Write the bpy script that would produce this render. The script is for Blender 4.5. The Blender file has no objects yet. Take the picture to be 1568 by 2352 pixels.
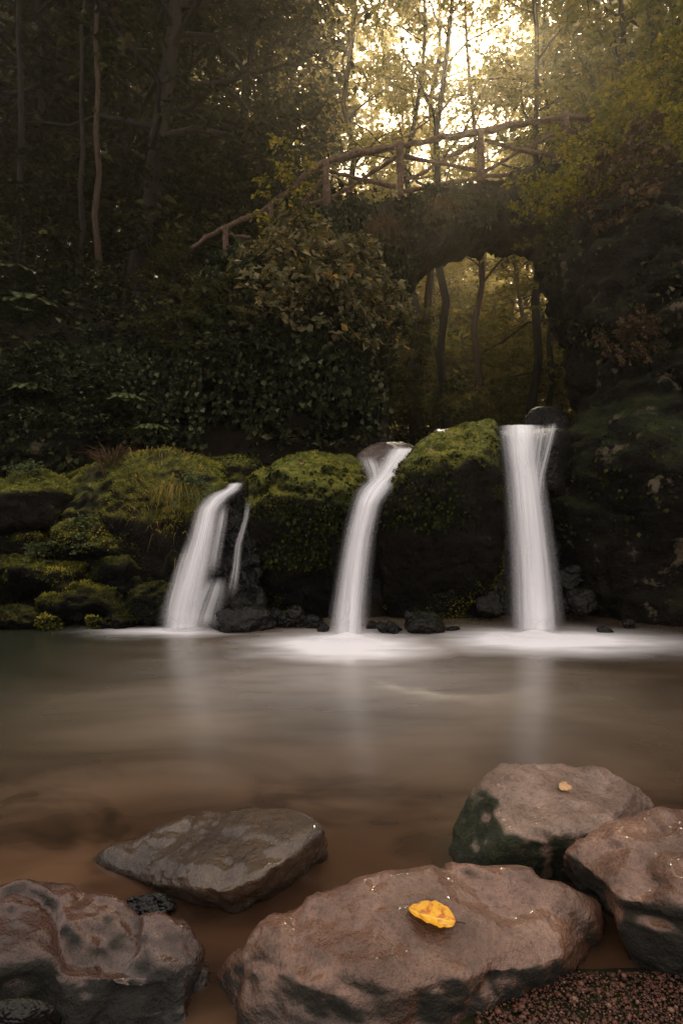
import bpy, bmesh, math, random
import numpy as np
from mathutils import Vector, noise
from mathutils.bvhtree import BVHTree

scn = bpy.context.scene
C = scn.collection
CAMH, F = 1.2, 1400.0
EL, AZ = math.radians(38.5), math.radians(11)
SUN = Vector((math.sin(AZ)*math.cos(EL), math.cos(AZ)*math.cos(EL), math.sin(EL)))
def P(px, py, Y): return Vector(((px-784)/F*Y, Y, CAMH-(py-1176)/F*Y))
def Z(px, py, z):
    Y = F*(CAMH-z)/(py-1176); return Vector(((px-784)/F*Y, Y, z))

# ------------------------------------------------------------------ node helpers
class NT:
    def __init__(s, name):
        s.mat = bpy.data.materials.new(name); s.mat.use_nodes = True
        s.t = s.mat.node_tree; s.t.nodes.clear()
        s.out = s.t.nodes.new('ShaderNodeOutputMaterial')
    def n(s, typ, **kw):
        nd = s.t.nodes.new('ShaderNode'+typ)
        for k, v in kw.items(): setattr(nd, k, v)
        return nd
    def put(s, sock, v):
        if hasattr(v, 'is_output'): s.t.links.new(v, sock)
        elif isinstance(v, (tuple, list)) and len(v) == 3 and sock.type == 'RGBA': sock.default_value = (*v, 1)
        else: sock.default_value = v
    def math(s, op, a, b=0.0, clamp=False):
        nd = s.n('Math', operation=op, use_clamp=clamp); s.put(nd.inputs[0], a); s.put(nd.inputs[1], b); return nd.outputs[0]
    def vmath(s, op, a, b=None, out=0):
        nd = s.n('VectorMath', operation=op); s.put(nd.inputs[0], a)
        if b is not None: s.put(nd.inputs[1], b)
        return nd.outputs[out]
    def noise(s, vec, scale, detail=2, rough=.55, dist=0.0, out='Fac'):
        nd = s.n('TexNoise'); s.put(nd.inputs['Vector'], vec); s.put(nd.inputs['Scale'], scale)
        s.put(nd.inputs['Detail'], detail); s.put(nd.inputs['Roughness'], rough); s.put(nd.inputs['Distortion'], dist)
        return nd.outputs[out]
    def map(s, v, a, b, c=0.0, d=1.0, smooth=True):
        nd = s.n('MapRange'); nd.interpolation_type = 'SMOOTHSTEP' if smooth else 'LINEAR'
        s.put(nd.inputs[0], v)
        for i, x in enumerate((a, b, c, d)): s.put(nd.inputs[i+1], x)
        return nd.outputs[0]
    def mix(s, fac, a, b, mode='MIX'):
        nd = s.n('MixRGB', blend_type=mode); s.put(nd.inputs[0], fac); s.put(nd.inputs[1], a); s.put(nd.inputs[2], b); return nd.outputs[0]
    def ramp(s, fac, cols):
        nd = s.n('ValToRGB'); s.put(nd.inputs[0], fac); e = nd.color_ramp.elements
        while len(e) < len(cols): e.new(.5)
        for i, (p, c) in enumerate(cols): e[i].position = p; e[i].color = (*c, 1)
        return nd.outputs[0]
    def bump(s, h, strength=.5, dist=.02):
        nd = s.n('Bump'); s.put(nd.inputs['Strength'], strength); s.put(nd.inputs['Distance'], dist); s.put(nd.inputs['Height'], h)
        return nd.outputs[0]
    def pbr(s, col, rough, normal=None, spec=.5, coat=0):
        nd = s.n('BsdfPrincipled'); s.put(nd.inputs['Base Color'], col); s.put(nd.inputs['Roughness'], rough)
        s.put(nd.inputs['Specular IOR Level'], spec)
        if coat: s.put(nd.inputs['Coat Weight'], coat); s.put(nd.inputs['Coat Roughness'], .12)
        if normal is not None: s.put(nd.inputs['Normal'], normal)
        return nd.outputs[0]
    def done(s, sh): s.t.links.new(sh, s.out.inputs[0]); return s.mat

def rock_mat(name, c1, c2, scale=3.0, rough=.55, moss=None, moss_dir=(0,0,1), moss_thr=.5, moss_soft=.25, wet=None, bump=.6, bdist=.03, spec=.5, lichen=None, dark=.55, fine=0, coat=0):
    m = NT(name); tc = m.n('TexCoord').outputs['Object']; g = m.n('NewGeometry')
    n1 = m.noise(tc, scale, 4, .6); n2 = m.noise(tc, scale*7, 3, .65)
    col = m.mix(m.map(n1, .32, .68), c1, c2)
    col = m.mix(m.math('MULTIPLY', m.map(n2, .48, .72), dark), col, tuple(x*.35 for x in c1))
    h = n2
    if fine:
        n3 = m.noise(tc, fine, 3, .7)
        col = m.mix(m.math('MULTIPLY', m.map(n3, .48, .7), .55), col, tuple(x*.3 for x in c1)); h = m.math('ADD', n2, m.math('MULTIPLY', n3, .5))
    if lichen: col = m.mix(m.math('MULTIPLY', m.map(m.noise(tc, scale*2.2, 4, .65), .6, .66), .7), col, lichen)
    r = m.map(n2, .3, .7, rough-.1, rough+.2)
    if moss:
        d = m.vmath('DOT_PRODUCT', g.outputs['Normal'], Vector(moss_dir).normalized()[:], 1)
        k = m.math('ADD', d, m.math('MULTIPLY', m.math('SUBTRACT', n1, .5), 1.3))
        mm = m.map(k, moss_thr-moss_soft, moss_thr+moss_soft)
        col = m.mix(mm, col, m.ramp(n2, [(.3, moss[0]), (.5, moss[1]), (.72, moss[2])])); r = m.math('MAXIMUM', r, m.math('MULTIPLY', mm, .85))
        if coat: coat = m.math('MULTIPLY', m.math('MULTIPLY', m.math('SUBTRACT', 1, mm), m.map(n1, .35, .62, .25, 1)), coat)
    if wet is not None:
        z = m.n('SeparateXYZ'); m.put(z.inputs[0], g.outputs['Position'])
        wz = m.math('ADD', z.outputs[2], m.math('MULTIPLY', m.math('SUBTRACT', n1, .5), -.25))
        wm = m.map(wz, wet[0], wet[1], 1, 0)
        col = m.mix(m.math('MULTIPLY', wm, .85), col, m.mix(1, col, (.18, .15, .12), 'MULTIPLY'))
        r = m.math('SUBTRACT', r, m.math('MULTIPLY', wm, .1), True)
    return m.done(m.pbr(col, r, m.bump(h, bump, bdist), spec, coat))

def leaf_mat(name, cols, trans=.5, tk=2.0):
    m = NT(name); a = m.n('Attribute', attribute_name='tint')
    col = m.ramp(a.outputs['Fac'], cols)
    d = m.n('BsdfDiffuse'); m.put(d.inputs[0], col)
    if not trans: return m.done(d.outputs[0])
    tcol = m.mix(1, col, (1.12*tk, 1.02*tk, .52*tk), 'MULTIPLY')
    t = m.n('BsdfTranslucent'); m.put(t.inputs[0], tcol)
    mx = m.n('MixShader'); m.put(mx.inputs[0], trans); m.put(mx.inputs[1], d.outputs[0]); m.put(mx.inputs[2], t.outputs[0])
    return m.done(mx.outputs[0])

def wood_mat(name, c1, c2, stretch=(6, 6, 1), scale=4):
    m = NT(name); tc = m.n('TexCoord').outputs['Object']
    n1 = m.noise(m.vmath('MULTIPLY', tc, stretch), scale, 3, .65, .6)
    return m.done(m.pbr(m.mix(m.map(n1, .35, .65), c1, c2), .85, m.bump(n1, .9, .03), .2))

# ------------------------------------------------------------------ mesh helpers
def meshdata(name, V, Fc, mat, tint=None, uv=None, smooth=True):
    V = np.asarray(V, np.float32); Fc = np.asarray(Fc, np.int32); k = Fc.shape[1]
    me = bpy.data.meshes.new(name)
    me.vertices.add(len(V)); me.vertices.foreach_set('co', V.ravel())
    me.loops.add(Fc.size); me.loops.foreach_set('vertex_index', Fc.ravel())
    me.polygons.add(len(Fc)); me.polygons.foreach_set('loop_start', np.arange(0, Fc.size, k, dtype=np.int32))
    me.update(calc_edges=True)
    me.polygons.foreach_set('use_smooth', np.full(len(Fc), smooth))
    if tint is not None:
        a = me.attributes.new('tint', 'FLOAT', 'POINT'); a.data.foreach_set('value', np.asarray(tint, np.float32))
    if uv is not None:
        l = me.uv_layers.new(name='UVMap'); l.data.foreach_set('uv', np.asarray(uv, np.float32)[Fc.ravel()].ravel())
    if mat: me.materials.append(mat)
    me.update()
    return me
def tag(o, label=None, cat=None, group=None, kind=None):
    if label: o['label'] = label
    if cat: o['category'] = cat
    if group: o['group'] = group
    if kind: o['kind'] = kind
    return o
WORLD = {}
def make(name, V, Fc, mat, parent=None, base=None, **kw):
    V = np.asarray(V, float)
    if parent is not None: b = np.array(parent.location)
    elif base is not None: b = np.array(base, float)
    else: b = np.array([(V[:, 0].min()+V[:, 0].max())/2, (V[:, 1].min()+V[:, 1].max())/2, V[:, 2].min()])
    o = bpy.data.objects.new(name, meshdata(name, V-b, Fc, mat, **kw)); C.objects.link(o)
    if parent is not None: o.parent = parent
    else: o.location = b
    WORLD[o.name] = (V, np.asarray(Fc))
    return o
def empty(name, loc):
    o = bpy.data.objects.new(name, None); o.location = loc; o.empty_display_size = .2; C.objects.link(o); return o
def nrm(a): return a/np.maximum(np.linalg.norm(a, axis=-1, keepdims=True), 1e-9)

class Acc:
    def __init__(s): s.V = []; s.F = []; s.n = 0
    def add(s, V, Fc): s.V.append(V); s.F.append(np.asarray(Fc)+s.n); s.n += len(V)
    def get(s): return np.concatenate(s.V), np.concatenate(s.F)
def tube(acc, pts, rad, sides=6, cap=False, wob=0, rng=None):
    pts = np.asarray(pts, float); rad = np.asarray(rad, float)
    if cap:
        e0 = pts[0]+(pts[0]-pts[1])*1e-3; e1 = pts[-1]+(pts[-1]-pts[-2])*1e-3
        pts = np.vstack([e0, pts, e1]); rad = np.r_[1e-4, rad, 1e-4]
    t = nrm(np.gradient(pts, axis=0)); tot = np.abs(pts[-1]-pts[0])
    ref = np.zeros(3); ref[int(np.argmin(tot))] = 1
    s = nrm(np.cross(t, ref)); u = np.cross(s, t)
    a = np.linspace(0, 2*np.pi, sides, endpoint=False); n = len(pts)
    R = rad[:, None]*np.ones((1, sides))
    if wob and rng is not None: R = R*(1+rng.normal(0, wob, R.shape))
    V = pts[:, None, :]+R[..., None]*(np.cos(a)[None, :, None]*s[:, None, :]+np.sin(a)[None, :, None]*u[:, None, :])
    i = np.arange(n-1)[:, None]*sides; j = np.arange(sides)[None, :]; j2 = (j+1) % sides
    Fc = np.stack([i+j, i+j2, i+sides+j2, i+sides+j], -1).reshape(-1, 4)
    acc.add(V.reshape(-1, 3), Fc)
def leafq(pos, d, nr, L, W, fold=.18):
    pos = np.asarray(pos); d = nrm(d); s = nrm(np.cross(d, nr)); n = np.cross(s, d)
    L = np.broadcast_to(np.asarray(L, float).reshape(-1, 1), (len(pos), 1)); W = np.broadcast_to(np.asarray(W, float).reshape(-1, 1), (len(pos), 1))
    tip = pos+d*L-n*fold*.5*L; m = pos+d*L*.45
    V = np.stack([pos, m-s*W/2+n*fold*W, tip, m+s*W/2+n*fold*W], 1).reshape(-1, 3)
    return V, np.arange(len(V)).reshape(-1, 4)

def gen_tree(seed, H, r0, cb, R, nl, ntw, nlf, leaf, up=.25, lean=(0, 0), droop=.25, wob=.02):
    g = np.random.default_rng(seed); n = 14; t = np.linspace(0, 1, n)
    w = np.cumsum(g.normal(0, wob*H/3, (n, 2)), 0); w -= w[0]
    tr = np.c_[lean[0]*t*H+w[:, 0], lean[1]*t*H+w[:, 1], t*H]
    rad = r0*(1-.88*t); rad[0] *= 1.4
    acc = Acc(); tube(acc, tr, rad, 8, wob=.06, rng=g)
    LP, LD, LN, TT = [], [], [], []
    for i in range(nl):
        u = (i+g.random())/nl; h = cb+(1-cb)*u*.98
        p0 = np.array([np.interp(h, t, tr[:, k]) for k in range(3)]); rr = np.interp(h, t, rad)
        az = i*2.4+g.normal(0, .4)
        L = R*(.4+.6*math.sin(math.pi*min(1, .28+.72*u)))*g.uniform(.65, 1.15)
        el = up+u*.6+g.normal(0, .15); m = 7; s = np.linspace(0, 1, m)
        wl = np.cumsum(g.normal(0, .035*L, (m, 3)), 0); wl -= wl[0]
        lb = p0+np.c_[L*s*math.cos(el)*math.cos(az), L*s*math.cos(el)*math.sin(az), L*(math.sin(el)*s-droop*s*s)]+wl
        tube(acc, lb, np.maximum(rr*.5*(1-.92*s), .004), 5)
        for j in range(ntw):
            s0 = .22+.78*(j+g.random())/ntw
            q0 = np.array([np.interp(s0, s, lb[:, k]) for k in range(3)])
            az2 = az+g.choice([-1, 1])*g.uniform(.3, 1.2); tl = L*.4*(1.15-.55*s0)*g.uniform(.6, 1.2)
            dv = np.array([math.cos(az2), math.sin(az2), g.uniform(-.3, .3)]); q1 = q0+dv*tl
            tube(acc, np.array([q0, (q0+q1)/2+g.normal(0, .03*tl, 3), q1]), [max(.004, rr*.09), max(.003, rr*.06), .002], 3)
            if nlf:
                k = max(1, int(nlf*g.uniform(.5, 1.5))); tt = g.random(k)**.7
                LP.append(q0+(q1-q0)*tt[:, None]+g.normal(0, 1, (k, 3))*np.array([.2, .2, .09])*tl)
                LD.append(g.normal(0, 1, (k, 3))*np.array([1, 1, .35])+dv*.7+np.array([0, 0, -.3]))
                LN.append(np.array([0, 0, 1.])+g.normal(0, .5, (k, 3)))
                TT.append(np.clip(g.normal(.5, .22, k)+g.normal(0, .12), 0, 1))
    wood = acc.get()
    if nlf:
        LP, LD, LN, TT = map(np.concatenate, (LP, LD, LN, TT)); ls = leaf*g.uniform(.6, 1.25, len(LP))
        V, Fc = leafq(LP, LD, LN, ls, ls*.62)
        return wood, (V, Fc, np.repeat(TT, 4))
    return wood, None

_ico = {}
def ico(sub):
    if sub not in _ico:
        bm = bmesh.new(); bmesh.ops.create_icosphere(bm, subdivisions=sub, radius=1)
        V = np.array([v.co[:] for v in bm.verts]); Fc = np.array([[v.index for v in f.verts] for f in bm.faces]); bm.free(); _ico[sub] = (V, Fc)
    return _ico[sub]
def vnormals(V, Fc):
    a, b, c = V[Fc[:, 0]], V[Fc[:, 1]], V[Fc[:, 2]]; fn = np.cross(b-a, c-a)
    if Fc.shape[1] == 4: fn = np.cross(c-a, V[Fc[:, 3]]-b)
    N = np.zeros_like(V)
    for k in range(Fc.shape[1]): np.add.at(N, Fc[:, k], fn)
    return nrm(N)
def smoothV(V, Fc, it, lam=.6):
    k = Fc.shape[1]; E = np.concatenate([Fc[:, [i, (i+1) % k]] for i in range(k)])
    deg = np.zeros(len(V)); np.add.at(deg, E[:, 0], 1); np.add.at(deg, E[:, 1], 1)
    for _ in range(it):
        S = np.zeros_like(V); np.add.at(S, E[:, 0], V[E[:, 1]]); np.add.at(S, E[:, 1], V[E[:, 0]])
        V = V*(1-lam)+lam*S/deg[:, None]
    return V
def nz(V, f, seed, oct=3):
    off = Vector((seed*13.7, seed*7.3, seed*3.1))
    return np.array([noise.fractal(Vector(p)*f+off, .9, 2.1, oct) for p in V])
def rough_up(V, Fc, seed, amps):
    for k, (f, a, o, mode) in enumerate(amps):
        N = vnormals(V, Fc); v = nz(V, f, seed+k*5.1, o)
        if mode == 'r': v = -np.maximum(0, .16-np.abs(v))/.16        # grooves
        elif mode == 'p': v = -np.clip(v-.25, 0, .5)*2               # pits
        V = V+N*(a*v)[:, None]
    return V
def hull_rock(pts, sub=5, sm=6, seed=1, amps=()):
    pts = [Vector(p) for p in pts]
    bm = bmesh.new(); [bm.verts.new(p) for p in pts]; bmesh.ops.convex_hull(bm, input=bm.verts); bm.faces.ensure_lookup_table()
    bv = BVHTree.FromBMesh(bm); bm.free()
    A = np.array([p[:] for p in pts]); c = (A.min(0)+A.max(0))/2*.5+A.mean(0)*.5; ext = (A.max(0)-A.min(0))/2
    V0, Fc = ico(sub); V = np.empty_like(V0)
    for i, v in enumerate(V0):
        d = Vector(v*ext).normalized(); h = bv.ray_cast(Vector(c), d)[0]
        V[i] = h if h is not None else c+v*ext*.5
    V = smoothV(V, Fc, sm); V = rough_up(V, Fc, seed, amps)
    return V, Fc
def stack_rock(levels, seed, amps, nseg=150, nz_=130, p=2.4):
    L = np.array(levels, float); zs = np.linspace(L[0, 0], L[-1, 0], nz_)
    cols = [np.interp(zs, L[:, 0], L[:, k]) for k in range(5)]
    for k in range(1, 5):
        c = np.pad(cols[k], 4, mode='edge'); cols[k] = np.convolve(c, np.ones(9)/9, 'valid')
    a = np.linspace(0, 2*np.pi, nseg, endpoint=False); ca, sa = np.cos(a), np.sin(a)
    ex = np.sign(ca)*np.abs(ca)**(2/p); ey = np.sign(sa)*np.abs(sa)**(2/p)
    rings = [np.c_[cols[1][i]+cols[3][i]*ex, cols[2][i]+cols[4][i]*ey, np.full(nseg, zs[i])] for i in range(nz_)]
    top = rings[-1]; cc = np.array([cols[1][-1], cols[2][-1], zs[-1]])
    for q in (.9, .75, .55, .3, .05): rings.append(cc+(top-cc)*q+np.array([0, 0, .15*(1-q)]))
    V = np.concatenate(rings); n = len(rings)
    i = np.arange(n-1)[:, None]*nseg; j = np.arange(nseg)[None]; j2 = (j+1) % nseg
    Fc = np.stack([i+j, i+j2, i+nseg+j2, i+nseg+j], -1).reshape(-1, 4)
    return rough_up(V, Fc, seed, amps), Fc
def sample(V, Fc, n, g):
    a, b, c = V[Fc[:, 0]], V[Fc[:, 1]], V[Fc[:, 2]]; fn = np.cross(b-a, c-a)
    if Fc.shape[1] == 4: fn = np.cross(c-a, V[Fc[:, 3]]-b)
    ar = np.linalg.norm(fn, axis=1); idx = g.choice(len(Fc), n, p=ar/ar.sum())
    r1, r2 = np.sqrt(g.random(n))[:, None], g.random(n)[:, None]
    if Fc.shape[1] == 4:
        d = V[Fc[:, 3]]; u, v = g.random(n)[:, None], r2
        pos = (a[idx]*(1-u)+b[idx]*u)*(1-v)+(d[idx]*(1-u)+c[idx]*u)*v
    else: pos = a[idx]*(1-r1)+b[idx]*r1*(1-r2)+c[idx]*r1*r2
    return pos, nrm(fn[idx])
def rnd(g, n, sx=1, sy=1, sz=1): return g.normal(0, 1, (n, 3))*np.array([sx, sy, sz])

# ------------------------------------------------------------------ materials
MOSS = ((.02, .026, .007), (.095, .1, .018), (.23, .2, .038))
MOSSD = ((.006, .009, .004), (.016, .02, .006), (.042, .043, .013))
DAMP_SHADE = ((.006, .0048, .003), (.013, .0105, .006), (.027, .022, .010))
m_front = rock_mat('brown_river_stone', (.09, .042, .025), (.25, .125, .078), 2.8, .32, DAMP_SHADE, (-.4, -.85, -.4), .5, .3, wet=(-.02, .11), bump=.85, bdist=.02, dark=.5, fine=95, coat=.6)
m_front_red = rock_mat('wet_reddish_stone', (.034, .0125, .007), (.105, .038, .021), 2.8, .3, DAMP_SHADE, (.1, -.85, -.3), .32, .3, wet=(.0, .16), bump=.85, bdist=.02, dark=.5, fine=95, coat=.7)
m_front_dark = rock_mat('wet_brown_slab_stone', (.030, .016, .009), (.095, .05, .026), 3, .28, ((.02, .019, .007), (.05, .038, .013), (.085, .05, .02)), (-.4, 0, 1), 1.1, wet=(-.02, .07), bump=.85, bdist=.02, dark=.45, fine=100, coat=.8)
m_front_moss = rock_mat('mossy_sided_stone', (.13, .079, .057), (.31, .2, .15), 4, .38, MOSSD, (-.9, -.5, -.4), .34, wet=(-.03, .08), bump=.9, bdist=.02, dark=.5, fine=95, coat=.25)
m_moss = rock_mat('moss_covered_rock', (.005, .004, .003), (.013, .010, .0075), 2.2, .8, MOSS, moss_thr=.55, moss_soft=.4, wet=(.1, 1.3), bump=.9, bdist=.05, spec=.12)  # wet range here simply darkens these rocks from base to mid height
m_dark = rock_mat('dark_wet_rock', (.005, .0042, .004), (.016, .0135, .0125), 3, .3, MOSSD, moss_thr=.95, wet=(-.1, .2), bump=.9, bdist=.05, spec=.3)
m_cliff = rock_mat('dark_cliff_rock', (.003, .0025, .002), (.010, .008, .006), 1.3, .85, MOSSD, moss_thr=.65, moss_soft=.4, bump=1, bdist=.08, lichen=(.11, .086, .056), spec=.1)
m_stone = rock_mat('bridge_rubble_stone', (.008, .006, .0045), (.034, .024, .018), 2.6, .85, MOSSD, moss_thr=.6, bump=1, bdist=.07, spec=.1)
m_ledge = rock_mat('wet_brown_ledge', (.05, .034, .027), (.12, .085, .07), 3, .3, bump=.6)
m_ground = rock_mat('forest_soil', (.007, .005, .0035), (.017, .012, .008), .9, .95, MOSSD, moss_thr=.95, bump=1, bdist=.06, spec=.1)
m = NT('pebble'); gi = m.n('NewGeometry')
m_pebble = m.done(m.pbr(m.ramp(gi.outputs['Random Per Island'], [(0, (.022, .008, .0042)), (.5, (.065, .022, .011)), (.88, (.11, .04, .022)), (1, (.17, .09, .06))]), .45, None, .4))
m_bark = wood_mat('dark_bark', (.006, .0045, .0035), (.02, .014, .010))
m_barkb = wood_mat('brown_bark', (.03, .018, .011), (.07, .043, .026))
m_barkf = wood_mat('hazy_pale_bark', (.09, .065, .042), (.16, .12, .08))  # far bark paled, haze put into its colour
m_rail = wood_mat('weathered_pole_wood', (.044, .024, .016), (.135, .077, .052), (3, 3, 3), 6)
l_dark = leaf_mat('dark_green_leaf', [(0, (.008, .011, .004)), (.5, (.022, .027, .008)), (1, (.065, .06, .02))], 0)  # near-black leaf tone, the left wood's shade put into its colour
l_mid = leaf_mat('green_leaf', [(0, (.034, .04, .014)), (.55, (.08, .084, .03)), (1, (.165, .138, .05))], .5, 2.1)
l_midd = leaf_mat('shaded_green_leaf', [(0, (.012, .016, .006)), (.55, (.034, .038, .014)), (1, (.085, .072, .026))], .3, 2)  # darker copy of the green leaf, with shade put into the colour
l_gold = leaf_mat('golden_leaf', [(0, (.06, .063, .023)), (.5, (.135, .122, .048)), (1, (.225, .18, .07))], .52, 2.1)
l_far = leaf_mat('hazy_golden_leaf', [(0, (.19, .17, .09)), (.5, (.28, .24, .125)), (1, (.36, .3, .16))], .65, 1.8)  # pale and very translucent, distance haze and glow put into the leaf colour
l_yel = leaf_mat('yellow_green_leaf', [(0, (.05, .057, .012)), (.5, (.145, .14, .024)), (1, (.37, .28, .038))], .35, 1.5)
l_bush = leaf_mat('autumn_bush_leaf', [(0, (.025, .028, .013)), (.45, (.095, .088, .044)), (.85, (.25, .2, .12)), (1, (.42, .25, .05))], .25, 1.5)
l_rust = leaf_mat('rusty_leaf', [(0, (.035, .022, .014)), (.6, (.085, .052, .03)), (1, (.15, .098, .046))], 0)
l_ivy = leaf_mat('ivy_leaf', [(0, (.006, .008, .004)), (.55, (.024, .028, .0125)), (1, (.11, .105, .055))], 0)
l_moss = leaf_mat('moss_tuft', [(0, (.012, .016, .005)), (.45, (.085, .088, .014)), (.75, (.22, .195, .03)), (1, (.34, .28, .045))], 0)
l_mossd = leaf_mat('dark_moss_tuft', [(0, (.005, .007, .003)), (.6, (.022, .027, .008)), (1, (.068, .062, .017))], 0)
l_grass = leaf_mat('dry_grass', [(0, (.06, .065, .014)), (.6, (.19, .155, .035)), (1, (.33, .22, .07))], 0)
l_fern = leaf_mat('fern_leaf', [(0, (.04, .057, .022)), (1, (.15, .165, .07))], 0)

# ------------------------------------------------------------------ terrain
def sst(a, b, x): t = np.clip((x-a)/(b-a), 0, 1); return t*t*(3-2*t)
def ground(x, y):
    x = np.asarray(x, float); y = np.asarray(y, float)
    Lz = np.interp(y, [6.5, 6.9, 7.4, 8.2, 9.5, 11, 14, 25, 60, 95], [-.4, -.1, .7, 1.5, 3.4, 5.1, 5.7, 8, 14, 18])
    Gz = np.interp(y, [7.3, 7.7, 10, 14, 30, 60, 95], [-.4, 1.9, 2.0, 2.4, 4, 8, 14])
    Rz = np.interp(y, [7.6, 8.2, 9.0, 9.8, 11, 25, 60, 95], [-.4, .3, 2.5, 5.2, 6.2, 8, 14, 18])
    sp = np.clip((y-11)/14, 0, 4); a = np.maximum(3.6, .38*y+.35)
    wl = 1-sst(.2-sp, 1.1-sp, x); wr = sst(a, a+1.3, x)
    back = Lz*wl+Rz*wr+Gz*np.clip(1-wl-wr, 0, 1)
    sh = 1.55-.45*sst(.35, -.1, x)
    front = np.interp(y-sh, [-6, -.6, 0, .7, 1.4], [.5, .08, .015, -.2, -.4])
    side = 3*sst(5.2, 9, np.abs(x+.2))
    z = np.where(y < 4, front, back)
    z = np.where(y < 7, np.maximum(z, -.4+side), z)
    return z
xs = np.unique(np.r_[np.linspace(-70, -9, 40), np.linspace(-9, 9, 150), np.linspace(9, 70, 40)])
ys = np.unique(np.r_[np.linspace(-12, 0, 20), np.linspace(0, 14, 150), np.linspace(14, 95, 90)])
X, Y = np.meshgrid(xs, ys); Zg = ground(X, Y)
V = np.c_[X.ravel(), Y.ravel(), Zg.ravel()]
amp = np.where(V[:, 1] < 6.5, .02, .16); V[:, 2] += amp*nz(V, .9, 3, 4)
w_ = len(xs); i = np.arange(len(ys)-1)[:, None]*w_; j = np.arange(w_-1)[None]
Fg = np.stack([i+j, i+j+1, i+w_+j+1, i+w_+j], -1).reshape(-1, 4)
tag(make('ground', V, Fg, m_ground, base=(0, 0, 0)), kind='structure')

# ------------------------------------------------------------------ pool
def water_mat():
    m = NT('murky_pool_water'); tc = m.n('TexCoord').outputs['Object']; sp = m.n('SeparateXYZ'); m.put(sp.inputs[0], tc)
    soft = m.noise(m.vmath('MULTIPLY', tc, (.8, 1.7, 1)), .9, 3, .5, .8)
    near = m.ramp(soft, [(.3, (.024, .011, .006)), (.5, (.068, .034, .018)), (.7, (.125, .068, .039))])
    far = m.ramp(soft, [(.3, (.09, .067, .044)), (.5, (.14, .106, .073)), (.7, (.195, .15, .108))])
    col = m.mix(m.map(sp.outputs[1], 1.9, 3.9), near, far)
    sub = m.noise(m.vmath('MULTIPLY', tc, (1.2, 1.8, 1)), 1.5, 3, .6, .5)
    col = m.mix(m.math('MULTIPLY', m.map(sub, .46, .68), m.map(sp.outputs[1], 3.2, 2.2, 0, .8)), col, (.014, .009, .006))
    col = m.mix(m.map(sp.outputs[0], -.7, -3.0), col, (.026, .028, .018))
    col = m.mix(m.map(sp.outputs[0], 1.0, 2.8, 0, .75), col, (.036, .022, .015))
    wq = m.n('VectorMath', operation='MULTIPLY_ADD'); m.put(wq.inputs[0], m.noise(m.vmath('MULTIPLY', tc, (1, 1.6, 1)), 1.5, 2, .55, 0, 'Color')); wq.inputs[1].default_value = (.6, .4, 0); m.put(wq.inputs[2], tc)
    foam_sheen = 0.0
    for (cx, cy, rx, ry, k) in ((-1.72, 6.15, 1.15, .52, 1.3), (.06, 5.5, 1.3, 1.15, 1.7), (1.95, 5.7, 1.9, .95, 1.7), (.05, 4.6, 2.2, 2.4, .24)):  # last patch is a painted pale sheen on the pool, the others foam
        d = m.vmath('MULTIPLY', m.vmath('SUBTRACT', wq.outputs[0], (cx+.3, cy+.2, 0)), (1/rx, 1/ry, 0))
        f = m.math('MULTIPLY', m.math('POWER', m.map(m.vmath('LENGTH', d, None, 1), 1.1, .12, 0, 1, False), 2.4), k)
        foam_sheen = m.math('MAXIMUM', f, foam_sheen)
    st = m.noise(m.vmath('MULTIPLY', tc, (1.2, 5, 1)), 1.5, 2, .5)
    foam_sheen = m.math('MULTIPLY', foam_sheen, m.map(st, .2, .6, .75, 1.05), True)
    col = m.mix(foam_sheen, col, (.94, .9, .93))
    r = m.math('ADD', m.math('MULTIPLY', foam_sheen, .5), .22, True)
    b = m.bump(m.noise(m.vmath('MULTIPLY', tc, (1.5, 3.5, 1)), 1.6, 1, .5), .08, .05)
    return m.done(m.pbr(col, r, b, .4))
gx = np.linspace(-9.5, 9, 60); gy = np.linspace(.2, 7.3, 50); X, Y = np.meshgrid(gx, gy); V = np.c_[X.ravel(), Y.ravel(), 0*X.ravel()]
i = np.arange(49)[:, None]*60; j = np.arange(59)[None]; Fw = np.stack([i+j, i+j+1, i+60+j+1, i+60+j], -1).reshape(-1, 4)
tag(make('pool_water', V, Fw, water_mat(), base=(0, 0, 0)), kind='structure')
m = NT('clear_stream_water'); tc = m.n('TexCoord').outputs['Object']
m_stream = m.done(m.pbr(m.mix(m.noise(tc, 2, 3), (.03, .024, .018), (.12, .1, .09)), .2, m.bump(m.noise(tc, 6, 2), .2, .03)))
gu = np.linspace(0, 1, 30); gy = np.linspace(6.95, 16, 40); U_, Y = np.meshgrid(gu, gy); k_ = np.clip((Y-6.95)/2.2, 0, 1)
X = (1.72-.7*k_)*(1-U_)+(2.45+1.3*k_)*U_
V = np.c_[X.ravel(), Y.ravel(), 2.07+.03*(Y.ravel()-6.95)+.01*np.sin(X.ravel()*5)]
i = np.arange(39)[:, None]*30; j = np.arange(29)[None]; Fw = np.stack([i+j, i+j+1, i+30+j+1, i+30+j], -1).reshape(-1, 4)
tag(make('stream_water', V, Fw, m_stream, base=(0, 0, 0)), kind='structure')

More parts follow.
